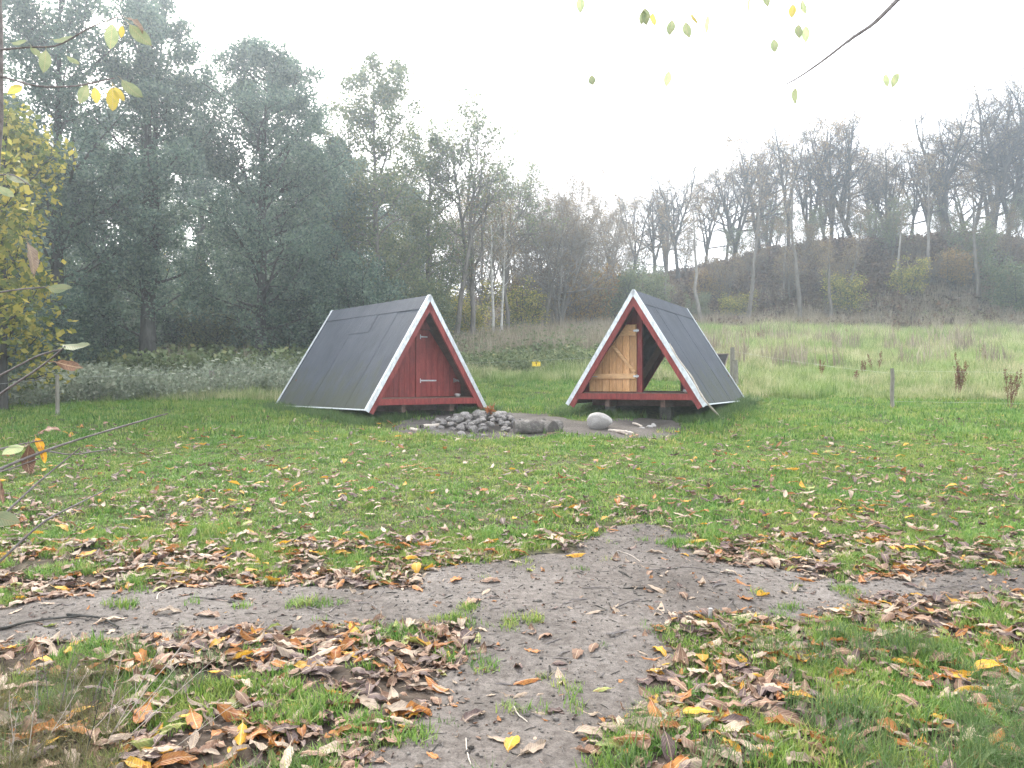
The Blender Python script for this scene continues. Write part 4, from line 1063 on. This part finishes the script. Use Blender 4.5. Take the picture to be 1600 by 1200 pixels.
# ------------------------------------------------------------------ rusty dock stalks in the meadow
def dock(seed, H_, n, name, px, d, label):
    rng = np.random.default_rng(seed); root = empty(name, at(px, d)); tag(root, label, 'weed', 'dead dock stalks')
    st = [stem(rng, H_ * rng.uniform(.65, 1), .008, base=(rng.normal() * .03, rng.normal() * .03), lean=(rng.normal() * .14, rng.normal() * .14), wig=.02, m=7, flare=1) for i in range(n)]
    lv = grow(rng, st, [dict(n=7, t0=.35, t1=.95, ang=24, len=H_ * .24, up=.12, wig=.05, pts=4, rl=.01)])
    link('stalk', skel_mesh('stalk', lv, [5, 4], M['rust']), root)
    V, F = leaves(rng, lv[1][0], 26, .028, .014); V2, F2 = leaves(rng, lv[0][0][:, 3:], 22, .028, .014)
    link('seed_heads', mesh_np('seed_heads', np.vstack([V, V2]), [np.vstack([F, F2 + len(V)])], M['rust']), root)
for i, (px, d, H_, n, lab) in enumerate([(1497, 17.5, 1.25, 6, 'tallest rusty dock clump, beside the lone meadow post'), (1578, 15.6, 1.05, 4, 'rusty dock clump nearest the right edge'), (1281, 22, .75, 2, 'single dock stalk right of the open shelter'),
                                         (1336, 21, .6, 2, 'small pair of dock stalks left of the lone post'), (1350, 22.5, .75, 2, 'thin dock stalks just left of the lone post'), (1368, 23, .9, 2, 'thin dark dock stalk nearest the lone post'),
                                         (1163, 36, 1.2, 2, 'far dock stalk above the tall fence post'), (1190, 35, 1.1, 3, 'far dock clump right of the tall fence post'), (1540, 26, .9, 2, 'dock stalk behind the two tall clumps'),
                                         (1322, 38, 1.0, 2, 'far dock stalk near the foot of the bank'), (1402, 40, 1.1, 2, 'far dock stalk above the lone post'), (1515, 42, 1.1, 2, 'far dock stalk above the tallest clump')]):
    dock(400 + i, H_, n, 'dock_stalk', px, d, lab)

# ------------------------------------------------------------------ fallen leaves
def leaf_mesh(seed, mat, L_=1.0, wd=.42, fold=.35, curl=.5, cup=.15, wave=.04, nu=8, pet=.2):
    rng = np.random.default_rng(seed); u = np.linspace(0, 1, nu)
    w_ = wd * .5 * np.sin(np.pi * np.clip(u, 0, 1) ** .85) ** .8; w_[0] = .012; w_[-1] = .004
    vs = []; ang = 0; p = np.array([-.5, 0.]); st = 1 / (nu - 1)
    tw = rng.normal() * .5
    for i in range(nu):
        if i: ang = curl * (u[i] - .5) * 2; p = p + st * np.array([math.cos(ang), math.sin(ang)])
        for v in (-1, -.5, 0, .5, 1):
            f = fold * (1 + .4 * math.sin(u[i] * 5 + seed)); dy = v * w_[i]; dz = abs(v) * w_[i] * f + wave * math.sin(u[i] * 17 + v * 3 + seed) * abs(v) - cup * (v * v) * w_[i]
            c, s = math.cos(tw * (u[i] - .5)), math.sin(tw * (u[i] - .5))
            yy, zz = dy * c - dz * s, dy * s + dz * c
            vs.append([p[0] - math.sin(ang) * zz, yy, p[1] + math.cos(ang) * zz])
    q = [[i * 5 + j, i * 5 + j + 1, i * 5 + j + 6, i * 5 + j + 5] for i in range(nu - 1) for j in range(4)]
    k = len(vs)
    a = np.array(vs[2]); e = a + np.array([-pet, rng.normal() * .05, .03])
    vs += [a + [0, .012, .004], a + [0, -.012, .004], e + [0, -.008, 0], e + [0, .008, 0]]; q.append([k, k + 1, k + 2, k + 3])
    V = np.array(vs) * L_; V[:, 2] -= V[:, 2].mean()
    return mesh_np('leaf', V, [np.array(q)], mat, True)

def dead_leaf_mat(name, c1, c2, c3=None, trans=.18, rough=.6):
    m = bpy.data.materials.new(name); m.use_nodes = True; n, l = m.node_tree.nodes, m.node_tree.links; p = n["Principled BSDF"]
    p.inputs["Roughness"].default_value = rough; p.inputs["Specular IOR Level"].default_value = .3
    v = coords(n, "Object", (1, 1, 1), l); oi = n.new("ShaderNodeObjectInfo")
    va = n.new("ShaderNodeVectorMath"); va.operation = 'ADD'; cx = n.new("ShaderNodeCombineXYZ"); s = mth(n, l, 'MULTIPLY', oi.outputs["Random"], 41.0)
    for i in range(3): l.new(s, cx.inputs[i])
    l.new(v, va.inputs[0]); l.new(cx.outputs[0], va.inputs[1])
    f = noise(n, l, va.outputs[0], 3.2, 4); c = ramp(n, l, f, [c1, c2] + ([c3] if c3 else []), [.35, .55] + ([.68] if c3 else [])).outputs[0]
    # side veins: stripes that run out from the midrib
    sx = n.new("ShaderNodeSeparateXYZ"); l.new(v, sx.inputs[0])
    ph = mth(n, l, 'ADD', mth(n, l, 'MULTIPLY', sx.outputs[0], 70.0), mth(n, l, 'MULTIPLY', mth(n, l, 'ABSOLUTE', sx.outputs[1], 0.0), -90.0))
    vein = mth(n, l, 'ADD', mth(n, l, 'MULTIPLY', mth(n, l, 'SINE', ph, 0.0), .5), .5)
    mid = n.new("ShaderNodeMapRange"); l.new(mth(n, l, 'ABSOLUTE', sx.outputs[1], 0.0), mid.inputs[0]); mid.inputs[1].default_value = .004; mid.inputs[2].default_value = .016; mid.inputs[3].default_value = .6; mid.inputs[4].default_value = 0
    k = mth(n, l, 'ADD', mth(n, l, 'MULTIPLY', vein, .22), .86)
    kc = n.new("ShaderNodeCombineXYZ"); [l.new(k, kc.inputs[i]) for i in range(3)]
    c = mixc(n, l, 1.0, c, kc.outputs[0], 'MULTIPLY'); c = mixc(n, l, mid.outputs[0], c, (.5, .38, .24))
    hs = n.new("ShaderNodeHueSaturation"); l.new(c, hs.inputs["Color"]); l.new(mth(n, l, 'ADD', mth(n, l, 'MULTIPLY', oi.outputs["Random"], .55), .72), hs.inputs["Value"])
    l.new(hs.outputs[0], p.inputs["Base Color"]); bump(n, l, p, vein, .25, .01)
    tr = n.new("ShaderNodeBsdfTranslucent"); l.new(hs.outputs[0], tr.inputs["Color"]); ms = n.new("ShaderNodeMixShader"); ms.inputs[0].default_value = trans
    l.new(p.outputs[0], ms.inputs[1]); l.new(tr.outputs[0], ms.inputs[2]); l.new(ms.outputs[0], n["Material Output"].inputs["Surface"])
    return m
LC = [('pale beige', dead_leaf_mat('pale_dead_leaf', (.27, .20, .145), (.36, .28, .21), (.25, .18, .13)), 34),
      ('dull brown', dead_leaf_mat('brown_dead_leaf', (.15, .085, .055), (.24, .14, .09), (.10, .06, .045)), 30),
      ('rusty orange', dead_leaf_mat('rust_dead_leaf', (.24, .075, .022), (.36, .15, .03), (.13, .05, .028), .25), 14),
      ('yellow', dead_leaf_mat('yellow_dead_leaf', (.52, .34, .03), (.55, .28, .03), (.25, .10, .03), .3), 7),
      ('dark purple-brown', dead_leaf_mat('dark_dead_leaf', (.07, .045, .042), (.13, .085, .075), (.17, .12, .11)), 28),
      ('green', dead_leaf_mat('green_dead_leaf', (.13, .18, .05), (.25, .27, .07), (.2, .12, .04), .3), 3)]
LMESH = {}
for ci, (nm, mt, wt) in enumerate(LC):
    LMESH[ci] = [leaf_mesh(500 + 10 * ci + j, mt, 1, RNG.uniform(.27, .45), RNG.uniform(.0, .6), RNG.choice([-.7, -.4, -.2, .2, .4, .9]), RNG.uniform(-.3, .3), RNG.uniform(.02, .07)) for j in range(6)]
wts = np.array([l[2] for l in LC], float); wts /= wts.sum()
def leaf_density(px, py):
    """how thick the litter lies, by place"""
    return px
def litter(n, d0, d1, seed, pw, smin, smax):
    x, y, r = sample_view(n, d0, d1, 1.15, seed, pw)
    pm = path_mask(x, y)
    lat = x / y
    clump = fbm(x, y, .35, 121, 3)
    dens = np.interp(y, [2, 3.9, 4.6, 5.6, 6.6, 8, 10, 12.5, 14], [.80, .80, .75, .60, .44, .28, .16, .06, .02])
    dens = dens * np.where(pm > .05, .075, 1) * np.where((pm > -.35) & (pm < .15), 1.05, 1.0)
    dens *= np.clip(.40 + 1.3 * (clump - .36), .2, 1.2)
    dens *= np.interp(lat, [-.8, -.35, 0, .35, .8], [.95, 1, .8, 1.15, 1.15])
    k = (r.uniform(size=n) < dens) & ~in_shelter(x, y) & (pit_mask(x, y) < .1)
    x, y, pm = x[k], y[k], pm[k]; m = len(x); rr = np.random.default_rng(seed + 50)
    s = smin + (smax - smin) * rr.beta(1.5, 1.6, m)
    lift = np.where(pm > 0, .010, .004 + .024 * rr.uniform(size=m) + .03 * sstep(5, 8, y))
    P = np.stack([x, y, ground(x, y) + lift + s * .06], 1)
    tl = np.where(pm > 0, .10, .2)
    flip = (rr.uniform(size=m) < .45) * math.pi
    rot = np.stack([rr.normal(size=m) * tl + flip, rr.normal(size=m) * tl, rr.uniform(0, 6.28, m)], 1)
    ci = rr.choice(len(LC), m, p=wts); vi = rr.integers(0, 6, m)
    return P, rot, s, ci, vi, pm
LT = [litter(17000, 2.3, 6.2, 700, 1.0, .05, .19), litter(26000, 6.0, 14, 701, .7, .06, .165)]
P, rot, s, ci, vi, pm = [np.concatenate([a[i] for a in LT]) for i in range(6)]
inview = (np.abs(P[:, 0] / P[:, 1]) < .66) & ((EYE - P[:, 2]) / P[:, 1] * FPX < 600)
app = np.where(inview, s / P[:, 1], 0); order = np.argsort(-app); big = order[:300]; rest = order[300:]
def where(p, pmv):
    px = 800 + p[0] / p[1] * FPX
    if pmv > .02: return 'on the bare path ' + ('at the crossing' if 650 < px < 1100 and p[1] > 3.9 else 'near the bottom edge' if p[1] <= 3.9 else 'to the left' if px < 650 else 'to the right')
    if p[1] > 4.7: return 'beyond the path, ' + ('far left' if px < 350 else 'left of the fork' if px < 930 else 'right of the fork' if px < 1300 else 'far right')
    if px < 800: return 'in the near left grass, ' + ('by the dry stalks' if px < 300 else 'by the path edge' if pmv > -.25 else 'mid bed')
    return 'in the near right grass, ' + ('by the path edge' if pmv > -.25 else 'by the right corner' if px > 1400 else 'mid bed')
for i in big:
    o = link('fallen_leaf', LMESH[ci[i]][vi[i]], loc=P[i], rot=rot[i]); o.scale = (s[i],) * 3
    siz = 'long' if s[i] > .135 else 'small' if s[i] < .105 else 'mid-sized'
    shp = 'upturned' if abs(rot[i][0]) > 2 else 'flat'
    tag(o, f'{siz} {shp} {LC[ci[i]][0]} leaf {where(P[i], pm[i])}', 'leaf', f'{siz} {shp} {LC[ci[i]][0]} leaves {where(P[i], pm[i])}')
scatter('fallen_leaves', [proto(f'leaf_{c}{v}', LMESH[c][v]) for c in range(6) for v in range(6)], P[rest], rot[rest], np.stack([s[rest]] * 3, 1), ci[rest] * 6 + vi[rest], 'dead leaves strewn over the grass')

# broken bits of leaf among the litter
x, y, r = sample_view(42000, 2.3, 11, 1.15, 731, .8); pm_ = path_mask(x, y)
dn = np.interp(y, [2, 5.6, 7, 9, 11], [.8, .7, .45, .25, .08]) * np.where(pm_ > .1, .22, 1) * np.clip(3 * (fbm(x, y, .35, 121, 3) - .30), .08, 1.4)
k = (r.uniform(size=len(x)) < dn) & (pit_mask(x, y) < .1); x, y = x[k], y[k]; m_ = len(x); s_ = r.uniform(.018, .055, m_)
bits = [0, 1, 1, 2, 4, 4, 4, 0]
scatter('leaf_debris', [proto(f'bit_{a}{v}', LMESH[c][v % 6]) for a, c in zip('abcdefgh', bits) for v in range(3)], np.stack([x, y, ground(x, y) + .008 + .012 * r.uniform(size=m_)], 1),
        np.stack([r.normal(size=m_) * .35 + (r.uniform(size=m_) < .5) * math.pi, r.normal(size=m_) * .35, r.uniform(0, 6.28, m_)], 1), np.stack([s_, s_ * r.uniform(.7, 1.6, m_), s_], 1), r.integers(0, 24, m_), 'crumbled bits of dead leaf among the grass')
# twigs and crumbs on the path
r = np.random.default_rng(19); n_ = 20000; x = r.uniform(-5.5, 5.5, n_); y = r.uniform(2.2, 7, n_); k = path_mask(x, y) > .0; x, y = x[k], y[k]; m_ = len(x)
crumb = []
for i in range(4):
    m = MB(); a = np.array([[-.5, 0, 0], [-.1, RNG.normal() * .06, .03], [.25, RNG.normal() * .06, .02], [.5, 0, 0]]); m.tube(a, np.array([.028, .032, .028, .016]), 4); crumb.append(proto('crumb', m.mesh('crumb', M['twig'] if i % 2 else M['bark'])))
M['soilcrumb'] = noisy('soil_crumb', [(.05, .044, .04), (.11, .10, .09), (.2, .185, .17)], 3, .95, .1, (1, 1, 1), .3, .01, rnd=.4)
for i in range(3): crumb.append(proto('crumb', rock_mesh('crumb', 900 + i, .3, .25, .2, M['soilcrumb'], .3, 1)))
s_ = np.exp(r.normal(size=m_) * .55 - 3.75)
pk = np.where(r.uniform(size=m_) < .17, r.integers(0, 4, m_), r.integers(4, 7, m_)); s_ = np.where(pk < 4, s_ * 1.9, s_ * .8)
scatter('path_debris', crumb, np.stack([x, y, ground(x, y) + .012], 1), np.stack([r.normal(size=m_) * .08, r.normal(size=m_) * .08, r.uniform(0, 6.3, m_)], 1), np.stack([s_] * 3, 1), pk, 'soil crumbs and bits of twig on the footpath')
tw = [((0, 985), (125, 965), 'thick dark root-like stick on the path near the left edge'), ((105, 962), (185, 983), 'dark stick continuing the root-like stick on the path'), ((245, 938), (262, 920), 'short pale twig at the path edge above the long stick'),
      ((300, 935), (380, 940), 'long dark twig on the path behind the stalks'), ((480, 950), (520, 968), 'bent dark twig in the middle of the left path'), ((515, 958), (545, 948), 'dark twig touching the bent twig'), ((560, 945), (590, 956), 'thin twig right of the bent pair'),
      ((1010, 898), (1060, 895), 'dark twig lying across the path fork'), ((1065, 893), (1130, 905), 'long thin twig at the right path edge'), ((965, 866), (1000, 885), 'pale grass stem on the upper path'), ((910, 926), (960, 928), 'dark twig on the path centre'),
      ((960, 955), (1000, 945), 'wavy twig at the path crossing'), ((803, 1113), (824, 1140), 'pale bent straw on the near path'), ((1130, 967), (1146, 945), 'upright thin twig at the right path edge'), ((1430, 925), (1500, 918), 'dark twig on the right path'), ((728, 1168), (736, 1210), 'pale wavy straw at the bottom of the path')]
for i, (a, b, lab) in enumerate(tw):
    g1, g2 = onground(*a), onground(*b); thick = .009 if i < 2 else .0035; z = np.array([0, 0, thick + .012])
    md = (g1 + g2) / 2 + np.array([RNG.normal() * .02, RNG.normal() * .03, 0])
    stick('fallen_twig', [g1 + z, md + z * 1.3, g2 + z], thick, thick * .6, M['drift'] if 'pale' in lab else (M['bark'] if i < 2 else M['twig']), lab, 'twig', sides=5, n=9)
# the white tube standing by the path
g = onground(1110, 972); m = MB(); m.tube([(0, 0, -.02), (0, 0, .07)], .012, 10); tag(m.build('marker_peg', M['palestone'], loc=g), 'small white peg stuck in the soil at the path edge', 'peg')

# ------------------------------------------------------------------ the sapling and its twigs at the left edge, and the boughs overhead
def big_leaf(par, p, direc, size, colkey, roll=0):
    if colkey in ('p', 'o'): colkey = 'y' if colkey == 'o' else 'g'
    me = LMESH[colkey][int(RNG.integers(0, 4))] if colkey not in ('g', 'y') else (GREEN if colkey == 'g' else YEL)[int(RNG.integers(0, 3))]
    o = link('leaf', me, par, p); d = np.asarray(direc, float); d /= np.linalg.norm(d)
    from mathutils import Vector, Quaternion
    q = Vector((1, 0, 0)).rotation_difference(Vector(d)); o.rotation_mode = 'QUATERNION'; o.rotation_quaternion = q @ Quaternion((1, 0, 0), roll)
    o.scale = (size,) * 3; return o
gm = dead_leaf_mat('fresh_green_leaf', (.26, .32, .18), (.33, .38, .22), (.38, .40, .22), .65, .5)
GREEN = [leaf_mesh(600 + i, gm, 1, .5, .12, .3, .05, .015) for i in range(3)]
ym = dead_leaf_mat('yellowing_leaf', (.45, .40, .12), (.52, .42, .10), (.35, .36, .12), .55, .5)
YEL = [leaf_mesh(620 + i, ym, 1, .5, .12, .3, .05, .015) for i in range(3)]
def branch(par, pts, r0, r1, mat='twig', sides=6, n=16):
    P = np.array([ray(*p) for p in pts]); t = np.linspace(0, 1, n); tk = np.linspace(0, 1, len(P))
    PP = np.stack([np.interp(t, tk, P[:, i]) for i in range(3)], 1)
    for _ in range(2): PP[1:-1] = (PP[:-2] + 2 * PP[1:-1] + PP[2:]) / 4
    m = MB(); m.tube(PP - np.array(par.location), np.linspace(r0, r1, n) * (1 + RNG.normal(size=n) * .07), sides); return m.build('branch', M[mat], par, True)
def hang(par, px, py, d, dx, dz, dy, size, col, roll=0.):
    """a leaf centred at a photo position, pointing along (dx,dy,dz)"""
    big_leaf(par, ray(px, py, d) - np.array(par.location), (dx, dy, dz), size, col, roll)

gs = at(-55, 2.35); sap = empty('sapling', gs); tag(sap, 'thin sapling at the left edge with twigs reaching into view', 'sapling')
m = MB(); zz = np.linspace(-.1, 3.1, 12); base = np.array(gs); tgt = ray(-4, 110, 2.35)
P_ = np.stack([np.interp(zz, [-.1, tgt[2] - base[2], 3.1], [0, tgt[0] - base[0], tgt[0] - base[0] - .03]), RNG.normal(size=12) * .006, zz], 1)
m.tube(P_, np.linspace(.022, .014, 12), 8); m.build('stem', M['twig'], sap, True)
# upper twigs
branch(sap, [(-3, 118, 2.35), (60, 136, 2.3), (120, 135, 2.25), (178, 122, 2.2)], .0035, .0018)
branch(sap, [(-3, 78, 2.35), (50, 73, 2.3), (90, 74, 2.28), (140, 42, 2.25), (185, 26, 2.2)], .0035, .0015)
branch(sap, [(-10, 592, 2.3), (60, 555, 2.2), (98, 545, 2.15)], .003, .002)
branch(sap, [(-30, 640, 2.35), (10, 608, 2.2), (55, 580, 2.15), (85, 556, 2.1), (102, 541, 2.08)], .004, .002)
branch(sap, [(-20, 275, 2.35), (20, 272, 2.3), (48, 290, 2.28)], .003, .0015)
branch(sap, [(-20, 460, 2.35), (30, 452, 2.3), (70, 449, 2.26)], .003, .002)
for a in [(100, 61, 2.28, 1, -.05, -.3, .078, 'g', .9), (31, 66, 2.3, 1, 0, -.2, .055, 'g', 1.0), (57, 82, 2.3, .5, -.6, 0, .05, 'g', .7), (70, 97, 2.28, -.1, -1, 0, .068, 'g', 1.2), (115, 95, 2.28, 1, -.7, 0, .045, 'g', .8),
          (174, 58, 2.22, -.1, -1, 0, .075, 'g', 1.0), (190, 50, 2.2, -.2, -1, .1, .035, 'y', .8), (212, 38, 2.2, 1, -.8, 0, .07, 0, .7), (220, 56, 2.2, .8, -.8, .1, .085, 'g', 1.1),
          (23, 140, 2.3, -1, -.5, 0, .05, 'y', .8), (130, 148, 2.24, -.4, -1, 0, .06, 'g', 1.0), (150, 150, 2.22, .1, -1, 0, .05, 'y', 1.1), (176, 156, 2.2, .0, -1, 0, .07, 'y', 1.2), (187, 148, 2.2, .6, -1, 0, .05, 'y', .8), (207, 140, 2.18, 1, -.9, 0, .08, 'g', .9),
          (28, 280, 2.3, 1, -.4, 0, .075, 'g', .6), (10, 300, 2.3, .8, -.6, 0, .06, 'g', .8), (95, 450, 2.2, 1, -.05, -.1, .075, 'g', .9), (50, 405, 2.25, .2, -1, 0, .1, 0, .4),
          (120, 540, 2.08, 1, -.05, -.3, .095, 'g', .5), (110, 571, 2.1, 1, -.2, -.3, .10, 1, 1.2)]: hang(sap, *a)
# lower twigs: a second young shoot
gs2 = at(-40, 2.0); shoot = empty('sapling', gs2); tag(shoot, 'low young shoot at the left edge with long bare twigs over the grass', 'sapling')
m = MB(); m.tube([(-.02, 0, -.1), (0, .02, .3), (-.03, 0, .7), (-.05, .02, 1.1)], np.array([.014, .012, .009, .006]), 7); m.build('stem', M['twig'], shoot, True)
branch(shoot, [(-60, 765, 2.0), (0, 732, 2.05), (75, 702, 2.1), (150, 678, 2.2), (262, 646, 2.35)], .0052, .0022)
branch(shoot, [(70, 704, 2.1), (110, 711, 2.14), (180, 701, 2.2)], .0028, .0015)
branch(shoot, [(-50, 860, 2.0), (10, 800, 2.03), (60, 753, 2.08), (125, 700, 2.15)], .0042, .0018)
branch(shoot, [(-60, 925, 2.0), (0, 878, 2.03), (65, 815, 2.08), (110, 793, 2.15), (170, 763, 2.25)], .0042, .0018)
branch(shoot, [(-30, 745, 2.0), (15, 733, 2.05), (62, 716, 2.1)], .003, .0015)
branch(shoot, [(-30, 710, 2.0), (20, 696, 2.05), (68, 688, 2.1)], .003, .0015)
for a in [(20, 703, 2.05, -1, -.35, 0, .062, 'g', .8), (62, 697, 2.1, .4, -1, 0, .05, 3, .6), (68, 712, 2.1, .2, -1, 0, .045, 3, .9), (45, 722, 2.08, 0, -1, 0, .092, 1, .7), (78, 672, 2.1, 1, .25, 0, .065, 1, .4), (2, 770, 2.0, .1, -1, 0, .06, 1, .5), (5, 810, 1.98, 1, -.3, 0, .095, 'g', .7)]: hang(shoot, *a)

# boughs overhead, reaching in from trees behind the camera
ob = empty('overhanging_bough', ray(1500, -250, 3.6)); tag(ob, 'bare grey bough slanting in from the top edge', 'bough')
branch(ob, [(1500, -100, 3.6), (1402, 0, 3.55), (1365, 38, 3.5), (1330, 60, 3.48), (1290, 92, 3.45), (1250, 120, 3.42), (1222, 135, 3.4)], .013, .0022, n=26)
branch(ob, [(1331, 60, 3.48), (1345, 20, 3.5), (1352, -30, 3.5)], .002, .0012); branch(ob, [(1330, 60, 3.48), (1318, 85, 3.45), (1305, 107, 3.42)], .002, .001)
branch(ob, [(1362, 40, 3.5), (1350, 65, 3.48), (1318, 84, 3.45)], .002, .001); branch(ob, [(1275, 28, 3.5), (1325, 2, 3.55), (1380, -60, 3.6)], .001, .0018)
branch(ob, [(1242, 142, 3.4), (1240, 131, 3.41), (1243, 122, 3.42)], .0015, .001); branch(ob, [(1366, 40, 3.5), (1373, 66, 3.48), (1376, 85, 3.46)], .0012, .0008)
hang(ob, 1242, 151, 3.4, -.1, -1, 0, .075, 'g', 1.1)
for k_, (lst, lab) in enumerate([([(1004, 28, -.1), (1009, 27, .1), (1021, 31, 0), (907, 8, 0), (1048, 44, -.2), (1074, 48, .2), (1105, 38, 0), (1085, 30, .4)], 'leafy twig ends hanging in from the top edge, centre'),
                              ([(1170, 10, 0), (1198, 0, .2), (1238, 18, -.1), (1256, 12, .2), (1248, 50, -.1), (1259, 54, .1), (1210, 72, 0)], 'leafy twig ends hanging in from the top edge, beside the bough'),
                              ([(925, 126, .1), (1043, 124, -.2)], 'two lone leaves on long thin twigs hanging centre top'), ([(1385, 126, 0), (1398, 126, -.4)], 'pair of small leaves on a thin twig below the bough')]):
    d0 = 3.3 + .15 * k_; x0 = np.mean([a[0] for a in lst])
    tr = empty('hanging_twig', ray(x0, -160, d0)); tag(tr, lab, 'twig')
    branch(tr, [(min(a[0] for a in lst) - 40, -120, d0), (x0, -150, d0), (max(a[0] for a in lst) + 40, -130, d0)], .004, .003)
    for i, (px, py, sx) in enumerate(lst):
        branch(tr, [(px + 12, -135, d0), (px + 6, py - 60, d0), (px, py - 9, d0)], .0018, .0010, n=8, sides=4)
        hang(tr, px, py, d0, sx, -1, RNG.normal() * .2, .058 + .02 * RNG.uniform(), ['g', 'p', 'o', 'g', 'p'][i % 5], RNG.uniform(.7, 2.2))

# dry stalks and brown tussock at the lower left corner
def stalks(name, px, py, n, H_, lean, mat, label, seed, spread=.1):
    rng = np.random.default_rng(seed); g = onground(px, py); root = empty(name, g); tag(root, label, 'weed', 'dry stalks at the near left corner')
    for i in range(n):
        s = stem(rng, H_ * rng.uniform(.6, 1.1), .0028, base=(rng.normal() * spread, rng.normal() * spread * .6), lean=(lean[0] + rng.normal() * .28, lean[1] + rng.normal() * .15), wig=.03, m=8, flare=1, top=.3)
        lv = grow(rng, [s], [dict(n=4, t0=.4, t1=.95, ang=35, len=H_ * .22, up=.03, wig=.12, pts=4, rl=.006, rmin=.0007)])
        m = skel_mesh('stalk', lv, [5, 3], M[mat]); link('stalk', m, root)
stalks('dry_stalk', 118, 1190, 1, .78, (0, 0), 'bark', 'dark upright dead stalk at the lower left corner', 801, .02)
stalks('dry_stalk', 150, 1150, 8, .55, (.55, .1), 'drift', 'spray of pale dry stems leaning over the near left grass', 802)
stalks('dry_stalk', 70, 1130, 7, .5, (.1, .1), 'twig', 'tangle of thin grey stems in the near left corner', 803)
stalks('dry_stalk', 30, 1190, 7, .45, (.25, 0), 'drift', 'pale broken stems at the bottom left corner', 804)
r = np.random.default_rng(21); pts = np.array([onground(r.uniform(-60, 190), r.uniform(1060, 1260)) for _ in range(170)]); m_ = len(pts); s_ = r.uniform(.35, .75, m_)
M['olivegrass'] = leafy('dull_grass', [(.07, .075, .03), (.13, .125, .055), (.24, .19, .10)], .35, .7, None, .4)
scatter('tussock_grass', [proto('tuft', blades(260 + i, 26, .24, .06, .0022, .9, 'olivegrass', 3)) for i in range(3)], pts, np.stack([r.normal(size=m_) * .25, r.normal(size=m_) * .25, r.uniform(0, 6.3, m_)], 1), np.stack([s_] * 3, 1), r.integers(0, 3, m_), 'dull wiry grass tussock in the near left corner')
r = np.random.default_rng(22); pts = np.array([onground(r.uniform(1500, 1680), r.uniform(1090, 1260)) for _ in range(120)]); m_ = len(pts); s_ = r.uniform(.35, .75, m_)
scatter('deep_grass', [proto('tuft', blades(270 + i, 26, .26, .06, .0024, .9, 'longgrass', 3)) for i in range(3)], pts, np.stack([r.normal(size=m_) * .2, r.normal(size=m_) * .2, r.uniform(0, 6.3, m_)], 1), np.stack([s_] * 3, 1), r.integers(0, 3, m_), 'deep green grass tussock in the near right corner')

# ------------------------------------------------------------------ haze
m = bpy.data.materials.new('haze'); m.use_nodes = True; n, l = m.node_tree.nodes, m.node_tree.links
for x in list(n):
    if x.type == 'BSDF_PRINCIPLED': n.remove(x)
pv = n.new('ShaderNodeVolumePrincipled'); pv.inputs['Color'].default_value = (.78, .89, 1.0, 1); pv.inputs['Density'].default_value = .0024; pv.inputs['Anisotropy'].default_value = .68
l.new(pv.outputs[0], n['Material Output'].inputs['Volume'])
mb = MB(); mb.box(-300, 300, -100, 420, -3, 32); hz = mb.build('haze', m); tag(hz, 'thin pale mist in the air', kind='stuff')
